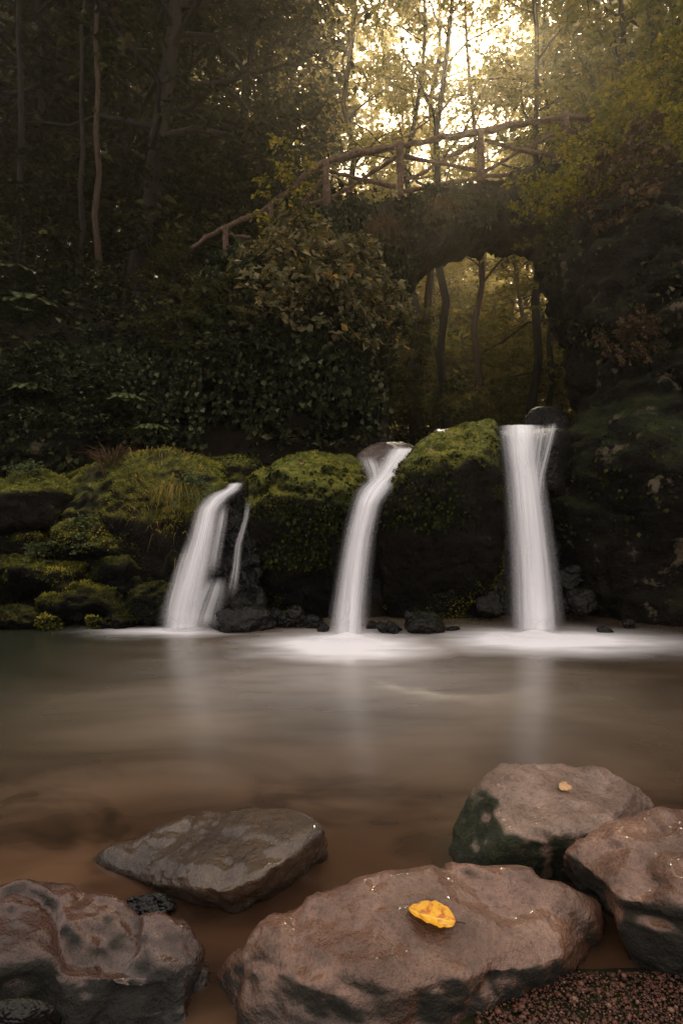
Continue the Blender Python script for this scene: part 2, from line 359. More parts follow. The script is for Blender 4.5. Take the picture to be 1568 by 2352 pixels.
# ------------------------------------------------------------------ foreground boulders
FA = [(2.4, .022, 2, 'n'), (6, .014, 4, 'n'), (2.6, .016, 2, 'r'), (10, .016, 2, 'p'), (24, .005, 4, 'n')]
def fr(name, pts, mat, seed, label, amps=FA, sm=5, cat='boulder', sub=6, group=None):
    V, Fc = hull_rock(pts, sub, sm, seed, amps)
    return tag(make(name, V, Fc, mat), label, cat, group)
FS = [(3.5, .012, 2, 'n'), (9, .008, 4, 'n'), (4, .012, 1, 'r'), (14, .008, 2, 'p'), (30, .003, 3, 'n')]
FB = [(2.4, .04, 3, 'n'), (6, .018, 4, 'n'), (2.6, .028, 2, 'r'), (9, .016, 2, 'p'), (24, .005, 4, 'n')]
r_slab = fr('boulder', [Z(*p) for p in [(205, 1972, .0), (245, 1946, .04), (455, 1862, .13), (560, 1856, .17), (695, 1860, .19), (750, 1903, .18), (600, 2015, .14), (510, 2050, .09), (360, 2034, .03),
    (755, 1975, -.02), (615, 2080, -.02), (535, 2110, -.02), (380, 2062, -.03), (205, 1992, -.03), (640, 1940, -.2), (400, 1980, -.2)]], m_front_dark, 11,
    'dark wet tilted slab of rock standing alone in the brown water, left of centre', FS, sm=2)
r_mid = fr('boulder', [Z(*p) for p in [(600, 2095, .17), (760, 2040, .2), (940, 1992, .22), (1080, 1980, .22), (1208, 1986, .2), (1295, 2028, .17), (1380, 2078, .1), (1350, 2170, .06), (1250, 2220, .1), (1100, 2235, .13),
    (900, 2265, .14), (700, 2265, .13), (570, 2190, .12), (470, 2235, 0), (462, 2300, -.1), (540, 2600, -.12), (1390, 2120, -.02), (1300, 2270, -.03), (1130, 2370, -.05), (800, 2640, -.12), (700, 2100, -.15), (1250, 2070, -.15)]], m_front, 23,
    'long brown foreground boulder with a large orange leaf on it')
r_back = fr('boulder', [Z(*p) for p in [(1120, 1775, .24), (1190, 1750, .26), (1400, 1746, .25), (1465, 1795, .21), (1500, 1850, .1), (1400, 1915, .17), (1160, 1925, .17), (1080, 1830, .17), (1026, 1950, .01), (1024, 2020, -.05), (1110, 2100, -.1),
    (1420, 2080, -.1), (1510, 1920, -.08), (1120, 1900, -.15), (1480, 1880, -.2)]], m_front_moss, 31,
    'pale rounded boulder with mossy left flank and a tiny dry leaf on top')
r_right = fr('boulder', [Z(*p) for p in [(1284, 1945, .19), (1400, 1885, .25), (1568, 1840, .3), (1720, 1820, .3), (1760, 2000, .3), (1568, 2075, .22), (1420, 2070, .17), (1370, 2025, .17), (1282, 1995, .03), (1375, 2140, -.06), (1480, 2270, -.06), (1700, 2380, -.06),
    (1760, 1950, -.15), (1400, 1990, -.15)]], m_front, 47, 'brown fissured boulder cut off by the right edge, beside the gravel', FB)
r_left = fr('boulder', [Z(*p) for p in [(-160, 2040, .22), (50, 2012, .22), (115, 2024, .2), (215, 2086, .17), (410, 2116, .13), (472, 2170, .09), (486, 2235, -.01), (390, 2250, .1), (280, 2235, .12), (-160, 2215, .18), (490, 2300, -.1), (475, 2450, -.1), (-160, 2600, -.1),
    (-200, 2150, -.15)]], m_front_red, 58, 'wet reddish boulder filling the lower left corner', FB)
fr('stone', [Z(*p) for p in [(-60, 2300, .16), (60, 2285, .16), (135, 2325, .12), (150, 2390, -.02), (-60, 2450, 0), (-60, 2400, .1), (60, 2340, .14)]], m_dark, 61, 'small dark stone at the bottom left, in front of the reddish boulder', FS, cat='stone', sub=5)
fr('stone', [Z(*p) for p in [(250, 2085, .02), (300, 2052, .045), (390, 2050, .045), (425, 2085, .02), (380, 2112, 0), (270, 2108, 0), (330, 2080, -.12)]], m_dark, 64, 'low wet stone in the gap between slab and reddish boulder', FS, cat='stone', sub=5)
g = np.random.default_rng(5); iv, ifc = ico(1); VV, FF = [], []
for k in range(5200):
    px, py = g.uniform(1090, 1760), g.uniform(2230, 2440); b = Z(px, py, .02); s = g.choice([.0022, .0032, .0045, .008], p=[.42, .36, .18, .04])*g.uniform(.8, 1.2)
    q = g.uniform(.65, 1.25, 3)*np.array([1, 1, .6])*s; th = g.random()*6.28
    VV.append((iv*(1+.18*iv[:, [1, 2, 0]]*g.normal(0, 1, 3)))*q@np.array([[math.cos(th), math.sin(th), 0], [-math.sin(th), math.cos(th), 0], [0, 0, 1]])+np.array([b.x, b.y, float(ground(b.x, b.y))+.004+g.random()*.006]))
    FF.append(ifc+k*len(iv))
tag(make('gravel', np.concatenate(VV), np.concatenate(FF), m_pebble), 'wet reddish gravel on the bank at the lower right', 'gravel', kind='stuff')

# fallen leaves
def surf_z(o, x, y):
    V, Fc = WORLD[o.name]; bv = BVHTree.FromPolygons([Vector(v) for v in V], [f.tolist() for f in Fc])
    h = bv.ray_cast(Vector((x, y, 5)), Vector((0, 0, -1))); return h[0], h[1]
def hero_leaf(rock, x, y, L, W, ang, mat, label, curl):
    h, n = surf_z(rock, x, y); n = (n+Vector((0, 0, 1))).normalized(); nu, nv = 33, 11; V = []; U = []
    for a in range(nu):
        u = a/(nu-1)
        wd = W/2*(math.sin(math.pi*u**.8)**.75)*(1 if u < .97 else .4)+.0008
        for b in range(nv):
            v = b/(nv-1)*2-1
            up = .55 if v > 0 else .2
            V.append(((u-.5)*L, v*wd*(1-.12*curl*abs(v))*(1+.025*math.sin(u*45)), W*curl*up*(abs(v)**1.7)*math.sin(math.pi*u)+curl*.5*L*(u-.35)**2+.002*math.sin(v*9+u*25))); U.append((u, v))
    V = np.array(V); V[:, 2] -= V[:, 2].min()
    q = Vector((0, 0, 1)).rotation_difference(n).to_matrix(); ca, sa = math.cos(ang), math.sin(ang)
    R = np.array(q)@np.array([[ca, -sa, 0], [sa, ca, 0], [0, 0, 1]])
    V = V@R.T+np.array(h)+np.array(n)*.004
    i = np.arange(nu-1)[:, None]*nv; j = np.arange(nv-1)[None]; Fc = np.stack([i+j, i+nv+j, i+nv+j+1, i+j+1], -1).reshape(-1, 4)
    o = make('fallen_leaf', V, Fc, mat, base=h, uv=np.array(U)); tag(o, label, 'leaf')
    acc = Acc(); e0 = np.array([-.5*L, 0, curl*.5*L*.12]); pts = np.array([e0+np.array([-.2*L*k, .02*L*k*k, .02*L*k]) for k in (0, .3, .6, 1)])
    pts = pts@R.T+np.array(h)+np.array(n)*.004
    tube(acc, pts, [.0014]*4, 6, True); v, f = acc.get(); make('leaf_stalk', v, f, m_barkb, o)
    return o
def leafmat(name, c1, c2, c3):
    m = NT(name); uv = m.n('TexCoord').outputs['UV']; s = m.n('SeparateXYZ'); m.put(s.inputs[0], uv)
    av = m.math('ABSOLUTE', s.outputs[1]); n = m.noise(m.vmath('MULTIPLY', uv, (3, 1, 1)), 1.6, 4)
    col = m.mix(m.map(n, .48, .64), c1, c2)
    vein = m.math('ABSOLUTE', m.math('SUBTRACT', m.math('FRACT', m.math('SUBTRACT', m.math('MULTIPLY', s.outputs[0], 9), m.math('MULTIPLY', av, 2.2))), .5))
    col = m.mix(m.math('MULTIPLY', m.map(vein, .43, .5), .3), col, c3); col = m.mix(m.map(av, .07, .02), col, c3)
    col = m.mix(m.math('MULTIPLY', m.map(m.noise(uv, 12, 2), .66, .72), .8), col, (.12, .05, .02))
    d = m.pbr(col, .3, m.bump(vein, .2, .003), .5); t = m.n('BsdfTranslucent'); m.put(t.inputs[0], col)
    mx = m.n('MixShader'); mx.inputs[0].default_value = .2; m.put(mx.inputs[1], d); m.put(mx.inputs[2], t.outputs[0]); return m.done(mx.outputs[0])
lm_or = leafmat('orange_autumn_leaf', (.95, .48, .02), (.6, .16, .012), (1, .66, .1)); lm_tan = leafmat('tan_dry_leaf', (.7, .42, .2), (.5, .28, .12), (.75, .5, .25))
lm_br = leafmat('brown_dry_leaf', (.3, .14, .07), (.18, .09, .04), (.4, .2, .1))
p = Z(990, 2085, .2); hero_leaf(r_mid, p.x, p.y, .12, .085, math.radians(168), lm_or, 'large glossy orange leaf lying on the long brown foreground boulder', .55)
p = Z(1297, 1807, .24); hero_leaf(r_back, p.x, p.y, .05, .04, math.radians(20), lm_tan, 'tiny tan curled leaf on the pale rounded boulder', .9)

# ------------------------------------------------------------------ moss rocks at the falls
def tufts(o, n, thr, size, mat, seed, name='moss', k=1.0, zmin=-9):
    V, Fc = WORLD[o.name]; g = np.random.default_rng(seed); pos, nn = sample(V, Fc, n, g)
    f = nz(pos, 2.0, seed, 4); keep = (nn[:, 2]+f*k > thr) & (pos[:, 2] > zmin); pos, nn, f = pos[keep], nn[keep], f[keep]; c = len(pos)
    L = size*g.uniform(.5, 1.5, c); d = nn*.7+rnd(g, c)*.5+np.array([0, 0, -.15])
    v, fc = leafq(pos-nn*.004, d, rnd(g, c), L, L*.4)
    t = np.clip(-.05+.75*np.clip(nn[:, 2], 0, 1)+f*.8+g.normal(0, .06, c), 0, 1)
    return tag(make(name, v, fc, mat, o, tint=np.repeat(t, 4), smooth=False), kind='stuff')
MA = [(1.3, .09, 3, 'n'), (4, .026, 3, 'n'), (2.2, .03, 2, 'r'), (14, .009, 3, 'n')]
def mrock(name, pts, mat, seed, label, moss=(9000, .45, .03), sm=11, mm=None, cat='rock', sub=6, amps=MA, group=None):
    V, Fc = hull_rock([P(*p) for p in pts], sub, sm, seed, amps); o = tag(make(name, V, Fc, mat), label, cat, group)
    if moss: tufts(o, moss[0], moss[1], moss[2], mm or l_moss, seed, k=1.3)
    return o
rA = mrock('mossy_rock', [(110, 1170, 7.2), (240, 1060, 7.2), (330, 1035, 7.2), (440, 1030, 7.2), (515, 1075, 7.0), (530, 1130, 6.9), (470, 1160, 6.6), (400, 1190, 6.5), (290, 1200, 6.55), (160, 1390, 7.0), (330, 1420, 6.7), (440, 1420, 6.65), (490, 1350, 6.8), (110, 1100, 8.5), (520, 1060, 8.5), (300, 1400, 8.5), (500, 1400, 8.3)], m_moss, 71,
    'broad moss and grass covered rock left of the leftmost waterfall', (42000, .2, .028))
rB = mrock('mossy_rock', [(552, 1110, 6.9), (610, 1066, 6.9), (690, 1036, 6.95), (785, 1036, 7.0), (832, 1074, 6.85), (857, 1110, 6.7), (580, 1190, 6.45), (700, 1140, 6.15), (800, 1165, 6.2), (850, 1160, 6.5), (590, 1330, 6.8), (700, 1330, 6.7), (800, 1330, 6.8), (620, 1450, 7.0), (790, 1450, 7.0), (560, 1100, 7.9), (850, 1080, 7.9), (600, 1450, 7.9), (840, 1450, 7.9)], m_moss, 72,
    'domed mossy rock between the left and the middle waterfall', (40000, .3, .022))
rC = mrock('mossy_rock', [(925, 1062, 6.8), (985, 996, 6.95), (1060, 974, 6.95), (1130, 956, 6.95), (1160, 1000, 6.75), (885, 1130, 6.45), (980, 1090, 6.15), (1100, 1050, 6.15), (1161, 1110, 6.35), (857, 1190, 6.5), (868, 1300, 6.8), (1000, 1280, 6.65), (1158, 1280, 6.7), (880, 1460, 7.0), (1155, 1460, 7.0), (920, 1070, 8), (1150, 1000, 8), (880, 1450, 8), (1150, 1450, 8)], m_moss, 73,
    'tall bright mossy rock between the middle and the right waterfall', (46000, .32, .022))
mrock('rock', [(495, 1150, 6.95), (590, 1132, 7.0), (605, 1200, 6.6), (500, 1180, 6.7), (490, 1420, 6.5), (605, 1420, 6.5), (500, 1150, 7.8), (600, 1150, 7.8), (600, 1430, 7.8), (490, 1430, 7.8)], m_dark, 74, 'black dripping rock face beside the leftmost waterfall', None, 3, amps=[(1.5, .08, 3, 'n'), (6, .09, 4, 'n'), (4, .06, 2, 'r'), (16, .035, 3, 'n')])
mrock('mossy_rock', [(440, 1080, 7.8), (480, 1045, 7.8), (585, 1052, 7.8), (610, 1110, 7.6), (430, 1150, 7.6), (610, 1180, 7.6), (440, 1060, 8.6), (600, 1060, 8.6), (520, 1200, 8.4)], m_moss, 75, 'dark mossy rock behind the top of the leftmost waterfall', (5000, .4, .03), mm=l_mossd, sub=5)
mrock('ledge_rock', [(808, 1050, 7.5), (845, 1020, 7.7), (945, 1018, 7.7), (960, 1050, 7.4), (850, 1080, 7.2), (930, 1075, 7.2), (800, 1200, 7.6), (960, 1200, 7.6), (810, 1100, 8.6), (950, 1100, 8.6)], m_ledge, 76, 'wet brown stone ledge at the head of the middle waterfall', None, 4, sub=5)
mrock('rock', [(990, 990, 7.4), (1030, 977, 7.5), (1115, 977, 7.5), (1110, 1000, 7.2), (1000, 1010, 7.2), (1050, 1060, 7.6)], m_ledge, 77, 'flat pale stone behind the crest of the tall mossy rock', None, 4, sub=5, amps=[(3, .03, 3, 'n'), (9, .01, 3, 'n')])
mrock('rock', [(1200, 970, 9.3), (1222, 938, 9.4), (1285, 934, 9.4), (1310, 966, 9.2), (1195, 1010, 9.3), (1315, 1010, 9.2), (1215, 945, 10), (1300, 945, 10)], m_dark, 78, 'dark rounded rock in the stream under the bridge arch', None, 10, sub=5, amps=[(1.5, .06, 2, 'n')])
mrock('rock', [(1085, 1330, 6.85), (1110, 1295, 6.9), (1150, 1300, 6.9), (1165, 1340, 6.8), (1160, 1440, 6.55), (1080, 1440, 6.6), (1090, 1330, 7.2), (1160, 1330, 7.2)], m_dark, 79, 'dark rock at the left foot of the right waterfall', None, 5, sub=5)
V, Fc = stack_rock([(-.5, .2, 7.9, 3.6, .8), (.6, .2, 7.85, 3.6, .8), (1.2, .3, 7.9, 3.4, .9), (1.5, .4, 8.0, 3.1, .8)], 81, [(.8, .12, 3, 'n'), (3, .08, 4, 'n'), (10, .02, 3, 'n')])
tag(make('rock_ledge', V, Fc, m_dark), 'dark recessed rock ledge the three waterfalls drop over', 'rock ledge')
mrock('rock', [(1140, 992, 6.95), (1285, 986, 6.95), (1145, 1010, 6.75), (1280, 1010, 6.75), (1150, 1120, 6.9), (1285, 1120, 6.9), (1140, 990, 8.2), (1330, 988, 8.2), (1150, 1200, 8), (1330, 1200, 8)], m_dark, 82, 'dark stone lip under the crest of the right waterfall', None, 4, sub=5, amps=[(3, .03, 3, 'n'), (9, .012, 3, 'n')])

def bpts(px, pyb, w, h, Yc, seed, dep=None):
    g = np.random.default_rng(seed); s = Yc/F; b = P(px, pyb, Yc); dep = dep or w*.8; out = []
    for k in range(18):
        d = nrm(g.normal(0, 1, 3)); out.append(Vector((b.x+d[0]*w*s*.55, b.y+d[1]*dep*s*.5, b.z+h*s*(.42+d[2]*.57))))
    return out
SM = [(2.5, .06, 3, 'n'), (7, .028, 4, 'n'), (3, .02, 2, 'r'), (20, .008, 3, 'n')]
for (px, pyb, w, h, Yc, mat, moss, lab) in [
    (555, 1458, 170, 95, 6.3, m_dark, None, 'largest black wet stone at the foot of the leftmost waterfall'),
    (625, 1452, 60, 70, 6.5, m_dark, None, 'upright wet stone right of the largest black one at the leftmost waterfall'),
    (668, 1452, 72, 66, 6.35, m_dark, 700, 'rounded mossy stone below the domed mossy rock'),
    (722, 1452, 52, 50, 6.3, m_dark, None, 'small grey stone just left of the middle waterfall foot'),
    (742, 1456, 30, 24, 6.15, m_dark, None, 'pebble sized stone touching the middle waterfall foot'),
    (850, 1452, 36, 30, 6.3, m_dark, None, 'small stone just right of the middle waterfall foot'),
    (893, 1466, 66, 44, 6.05, m_dark, None, 'low dark stone in the water right of the middle waterfall'),
    (968, 1466, 120, 75, 6.15, m_dark, 800, 'rounded mossy boulder at the foot of the tall mossy rock'),
    (1035, 1462, 50, 30, 6.2, m_dark, None, 'small stone between the mossy boulder and the right waterfall'),
    (1325, 1418, 100, 62, 6.75, m_dark, 400, 'mossy stone in the shadow right of the right waterfall'),
    (1305, 1350, 70, 50, 7.0, m_dark, None, 'dark stone wedged above the shadowed mossy stone'),
    (1390, 1462, 46, 30, 6.1, m_dark, None, 'small grey stone at the waterline under the right cliff'),
    (1445, 1445, 40, 26, 6.3, m_dark, None, 'small stone set back under the right cliff')]:
    V, Fc = hull_rock(bpts(px, pyb, w, h, Yc, int(px)), 5 if w > 60 else 4, 5, int(px) % 97, SM if w > 60 else [(5, .02, 3, 'n'), (15, .008, 3, 'n')])
    o = tag(make('stone', V, Fc, mat), lab, 'stone')
    if moss: tufts(o, moss, .4, .025, l_mossd, int(px))
for (px, pyb, w, h, Yc, n, lab) in [
    (50, 1220, 340, 150, 7.3, 12000, 'wide mossy boulder high on the left bank at the picture edge'),
    (225, 1320, 240, 150, 6.95, 9000, 'moss covered boulder below the grassy rock on the left bank'),
    (268, 1385, 140, 135, 6.75, 4600, 'tall mossy stone beneath the moss covered boulder on the left bank'),
    (362, 1436, 140, 110, 6.5, 2000, 'dark mossy stone next to the foot of the leftmost waterfall'),
    (180, 1420, 210, 85, 6.6, 5200, 'flat mossy stone in the middle of the low left shore'),
    (60, 1440, 170, 56, 6.45, 3000, 'low mossy stone at the waterline near the left picture edge'),
    (285, 1444, 110, 72, 6.4, 2200, 'rounded stone at the waterline left of the dark mossy stone'),
    (125, 1380, 250, 110, 6.85, 7000, 'sloping moss cushion above the low left shore'),
    (5, 1375, 190, 150, 7.0, 5600, 'mossy boulder cut by the left picture edge'),
    (228, 1446, 70, 40, 6.3, 800, 'small stone at the waterline on the left shore'),
    (110, 1446, 56, 32, 6.25, 700, 'smallest stone at the waterline on the left shore'),
    (30, 1310, 230, 130, 7.25, 6500, 'mossy boulder below the wide one at the left picture edge'),
    (330, 1400, 110, 90, 6.75, 1600, 'dim stone tucked under the broad grassy rock')]:
    V, Fc = hull_rock(bpts(px, pyb, w, h, Yc, int(px)+7), 5, 6, int(px) % 89+3, SM)
    o = tag(make('mossy_stone', V, Fc, m_moss), lab, 'stone'); tufts(o, n, .2, .028, l_moss if px not in (362, 330, 268, 60, 5, 285) else l_mossd, int(px)+1, k=1.8)

# ------------------------------------------------------------------ cliffs
CA = [(.5, .2, 3, 'n'), (1.6, .13, 4, 'n'), (1.2, .14, 2, 'r'), (6, .05, 4, 'n'), (18, .012, 2, 'n')]
V, Fc = stack_rock([(-.6, 5.9, 8.0, 3.3, 2.0), (.5, 6.0, 8.0, 3.45, 2.0), (1.0, 6.05, 7.9, 3.65, 2.0), (1.7, 6.05, 7.8, 3.65, 2.0), (2.05, 6.2, 7.9, 3.55, 1.9), (2.5, 6.66, 8.4, 3.3, 2.0), (3.4, 6.72, 8.6, 3.35, 2.0), (4.2, 6.74, 8.8, 3.4, 2.1), (4.7, 6.8, 9.1, 3.6, 2.3), (5.4, 6.95, 9.5, 3.7, 2.2), (6.2, 7.4, 10, 3.4, 1.6)], 91, CA, 200, 170)
r_cliff = tag(make('rock_cliff', V, Fc, m_cliff), 'dark overhanging rock cliff that carries the right end of the bridge', 'cliff'); tufts(r_cliff, 16000, .7, .035, l_mossd, 92)
V, Fc = stack_rock([(1.2, -.8, 9.7, 1.4, .9), (2.2, -.8, 9.6, 1.45, .95), (2.9, -.8, 9.5, 1.5, 1.2), (3.6, -.8, 9.6, 1.5, 1.25), (4.4, -.85, 9.9, 1.5, 1.2), (5.2, -.85, 10.3, 1.4, 1.0)], 95, CA)
l_cliff = tag(make('rock_cliff', V, Fc, m_cliff), 'shaded rock outcrop under the left end of the bridge', 'cliff')
V, Fc = stack_rock([(.8, -3.9, 9.3, 1.9, 1.2), (2, -3.9, 9.2, 1.9, 1.2), (3, -3.9, 9.5, 1.8, 1.2), (3.7, -3.9, 10, 1.6, 1)], 96, CA)
f_cliff = tag(make('rock_cliff', V, Fc, m_cliff), 'dark ivy grown outcrop on the left slope', 'cliff')

# ------------------------------------------------------------------ bridge
BY = 10.0
bridge = empty('footbridge', (P(1103, 415, BY).x, BY+.55, 4.3)); tag(bridge, 'stone arch footbridge with rustic wooden pole railing over the stream', 'bridge')
tp = [(430, 648), (520, 606), (622, 540), (749, 472), (918, 448), (1103, 414), (1297, 372), (1420, 355), (1560, 350)]
txs = [P(a, b, BY).x for a, b in tp]; tzs = [P(a, b, BY).z for a, b in tp]
nx = 190; xx = np.linspace(txs[0], txs[-1], nx); top = np.interp(xx, txs, tzs)
cx, hs, cz, spz = 2.72, 2.05, 5.92, 3.5
bot = np.where(np.abs(xx-cx) < hs, spz+(cz-spz)*np.sqrt(np.clip(1-((xx-cx)/hs)**2, 0, 1)), 3.0)
rings = []
for k in range(nx):
    y0, y1 = BY, BY+1.1; z0, z1 = bot[k], top[k]; u = np.linspace(0, 1, 16)[:-1]; q = np.linspace(0, 1, 11)[:-1]
    r = [np.c_[np.full(15, y0), z0+(z1-z0)*u], np.c_[y0+(y1-y0)*q, np.full(10, z1)], np.c_[np.full(15, y1), z1+(z0-z1)*u], np.c_[y1+(y0-y1)*q, np.full(10, z0)]]
    r = np.concatenate(r); rings.append(np.c_[np.full(len(r), xx[k]), r])
m_ = len(rings[0]); V = np.concatenate(rings); i = np.arange(nx-1)[:, None]*m_; j = np.arange(m_)[None]; j2 = (j+1) % m_
Fc = np.stack([i+j, i+m_+j, i+m_+j2, i+j2], -1).reshape(-1, 4)
if vnormals(V, Fc)[m_*95+6][1] > 0: Fc = Fc[:, ::-1]
V = rough_up(V, Fc, 101, [(1.6, .10, 3, 'n'), (4, .08, 3, 'n'), (3.5, .06, 2, 'r'), (14, .03, 3, 'n')])
arch = make('stone_arch', V, Fc, m_stone, bridge)
g = np.random.default_rng(8)
def pole(name, pts, r, wob=.014):
    A = np.array([P(*p) if len(p) == 3 else P(*p, BY+.12) for p in pts]); d = np.r_[0, np.cumsum(np.linalg.norm(np.diff(A, axis=0), axis=1))]
    n = max(8, int(d[-1]/.12)); s = np.linspace(0, d[-1], n); B = np.c_[[np.interp(s, d, A[:, k]) for k in range(3)]].T
    if len(A) > 2:
        for _ in range(2): B[1:-1] = (B[:-2]+2*B[1:-1]+B[2:])/4
    B[1:-1] += g.normal(0, wob*.6, (n-2, 3)); a = Acc(); rr = r*(1+.15*np.sin(s*3+g.random()*6))*(1+g.normal(0, .07, n)); tube(a, B, rr, 10, True, .04, g); v, f = a.get()
    return make(name, v, f, m_rail, bridge)
LB = BY+.05
pole('handrail', [(605, 486), (665, 437), (705, 398), (748, 372), (830, 350), (918, 335), (1000, 320), (1103, 302), (1200, 283), (1297, 268), (1368, 272)], .052)
pole('handrail', [(415, 590, LB), (450, 563, LB), (500, 527, LB), (560, 507, LB), (625, 474, LB)], .038)
for a, b, c, r, yy in [(518, 522, 625, .05, LB), (622, 472, 560, .045, LB), (749, 368, 480, .056, BY+.1), (918, 333, 455, .055, BY+.1), (1103, 300, 420, .06, BY+.1), (1297, 260, 380, .06, BY+.1)]:
    pole('post', [(a, b, yy-.03), (a+1, c, yy-.03)], r, .004)
for pts in [[(668, 500), (745, 404)], [(758, 456), (830, 414), (908, 362)], [(758, 392), (830, 412), (908, 428)], [(926, 420), (1010, 372), (1094, 326)], [(926, 358), (1010, 376), (1094, 392)],
            [(1112, 394), (1200, 345), (1288, 298)], [(1112, 322), (1190, 345), (1275, 360)], [(1305, 298), (1370, 320)]]:
    pole('brace', [(a, b, BY+.17) for a, b in pts], .034)
pole('lower_rail', [(525, 542, LB+.1), (575, 545, LB+.1)], .03)
pole('lower_rail', [(560, 585, LB), (622, 535, LB), (668, 498), (725, 463), (749, 458)], .034)
pole('lower_rail', [(926, 440), (1000, 426), (1103, 408), (1180, 400)], .034)

# ------------------------------------------------------------------ waterfalls
def fall_mat(name, dens, fade=None, soft=.1):
    m = NT(name); uv = m.n('TexCoord').outputs['UV']; s = m.n('SeparateXYZ'); m.put(s.inputs[0], uv)
    st = m.noise(m.vmath('MULTIPLY', uv, (1.8, .35, 1)), 1.6, 2, .5); st2 = m.noise(m.vmath('MULTIPLY', uv, (6, .3, 1)), 1.6, 1, .5)
    k = m.math('ADD', m.math('MULTIPLY', st, .8), m.math('MULTIPLY', st2, .2))
    e = m.math('ABSOLUTE', s.outputs[0]); edge = m.map(m.math('ADD', e, m.math('MULTIPLY', m.math('SUBTRACT', st, .5), .4)), 1.0, soft)
    a = m.math('MULTIPLY', edge, m.map(k, .32, .58, dens-.18, dens+.15), True)
    if fade:
        t = m.n('Attribute', attribute_name='tint').outputs['Fac']
        a = m.math('MULTIPLY', a, m.math('MULTIPLY', m.map(t, 0, fade[0]), m.map(t, 1, fade[1])), True)
    col = m.mix(m.map(k, .3, .65), (.84, .82, .86), (.97, .95, .98))
    d = m.n('BsdfDiffuse'); m.put(d.inputs[0], col); t = m.n('BsdfTranslucent'); m.put(t.inputs[0], col)
    mx = m.n('MixShader'); mx.inputs[0].default_value = .12; m.put(mx.inputs[1], d.outputs[0]); m.put(mx.inputs[2], t.outputs[0])
    tr = m.n('BsdfTransparent'); m2 = m.n('MixShader'); m.put(m2.inputs[0], a); m.put(m2.inputs[1], tr.outputs[0]); m.put(m2.inputs[2], mx.outputs[0])
    return m.done(m2.outputs[0])
fm1, fm2, fm3 = fall_mat('falling_water', .95, (.04, .97), 0), fall_mat('falling_water_veil', .35, (.15, .9), 0), fall_mat('trickling_water', .36, (.25, .7), 0)
def splash_mat():
    m = NT('splash_spray'); uv = m.n('TexCoord').outputs['UV']; s = m.n('SeparateXYZ'); m.put(s.inputs[0], uv)
    a = m.math('MULTIPLY', m.map(s.outputs[0], .95, .0), .6)
    d = m.n('BsdfDiffuse'); d.inputs[0].default_value = (.95, .93, .95, 1); t = m.n('BsdfTransparent'); mx = m.n('MixShader')
    m.put(mx.inputs[0], a); m.put(mx.inputs[1], t.outputs[0]); m.put(mx.inputs[2], d.outputs[0]); return m.done(mx.outputs[0])
sm_ = splash_mat()
def sheet(name, path, mat, parent, bulge, wscale=1, dy=0, seed=1, n=90, m=28):
    A = np.array([[*P(a, b, c), w*c/F/2] for a, b, c, w in path]); t = np.arange(len(A)); tt = np.linspace(0, len(A)-1, n)
    B = np.c_[[np.interp(tt, t, A[:, k]) for k in range(4)]].T
    for _ in range(8): B[1:-1] = (B[:-2]+2*B[1:-1]+B[2:])/4
    al = np.r_[0, np.cumsum(np.linalg.norm(np.diff(B[:, :3], axis=0), axis=1))]; u = np.linspace(-1, 1, m)
    rp = np.array([noise.noise(Vector((q*3.5, seed, 0)))*.03 for q in u])
    V, U, T = [], [], []
    for k in range(n):
        w = B[k, 3]*wscale; V.append(np.c_[B[k, 0]+u*w, B[k, 1]+dy-bulge*np.sqrt(np.clip(1-u*u, 0, 1))+rp, np.full(m, B[k, 2])]); U.append(np.c_[u, np.full(m, al[k])+seed]); T.append(np.full(m, al[k]/al[-1]))
    i = np.arange(n-1)[:, None]*m; j = np.arange(m-1)[None]; Fc = np.stack([i+j, i+m+j, i+m+j+1, i+j+1], -1).reshape(-1, 4)
    return make(name, np.concatenate(V), Fc, mat, parent, uv=np.concatenate(U), tint=np.concatenate(T))
def splash(parent, px, py, rx, ry, h):
    c = Z(px, py, 0); V, U = [], []
    for k in range(14):
        r = k/13
        for a in range(48):
            th = a/48*2*math.pi; V.append((c.x+rx*r*math.cos(th), c.y+ry*r*math.sin(th), .006+h*math.exp(-6*r*r)*(1-r))); U.append((r, th))
    i = np.arange(13)[:, None]*48; j = np.arange(48)[None]; j2 = (j+1) % 48
    make('splash', np.array(V), np.stack([i+j, i+48+j, i+48+j2, i+j2], -1).reshape(-1, 4), sm_, parent, uv=np.array(U))
def waterfall(base, label, path, side, sp, seed):
    t = empty('waterfall', Z(*base, 0)); tag(t, label, 'waterfall')
    sheet('cascade', path, fm1, t, .09, 1.06, 0, seed); sheet('veil', path, fm2, t, .14, 1.35, -.02, seed+3)
    for k, v in enumerate(side): sheet('side_stream', v, fm3, t, .03, 1, 0, seed+7+k)
    splash(t, *sp)
waterfall((420, 1445), 'leftmost and shortest waterfall fanning out beside the black dripping rock',
    [(548, 1108, 7.2, 36), (530, 1126, 7.0, 50), (502, 1143, 6.65, 58), (482, 1170, 6.48, 54), (470, 1230, 6.36, 62), (452, 1300, 6.28, 76), (434, 1370, 6.22, 90), (420, 1448, 6.18, 102)],
    [[(572, 1140, 6.5, 20), (566, 1190, 6.4, 16), (548, 1250, 6.34, 22), (542, 1310, 6.28, 24), (530, 1380, 6.2, 40)], [(500, 1320, 6.22, 60), (482, 1370, 6.12, 90), (468, 1410, 6.08, 96), (460, 1452, 6.0, 100)], [(516, 1150, 6.55, 34), (506, 1210, 6.4, 40), (494, 1270, 6.34, 44), (484, 1330, 6.3, 50)], [(440, 1240, 6.4, 34), (418, 1310, 6.32, 46), (402, 1380, 6.26, 56), (394, 1446, 6.22, 60)]], (425, 1448, .45, .25, .05), 2)
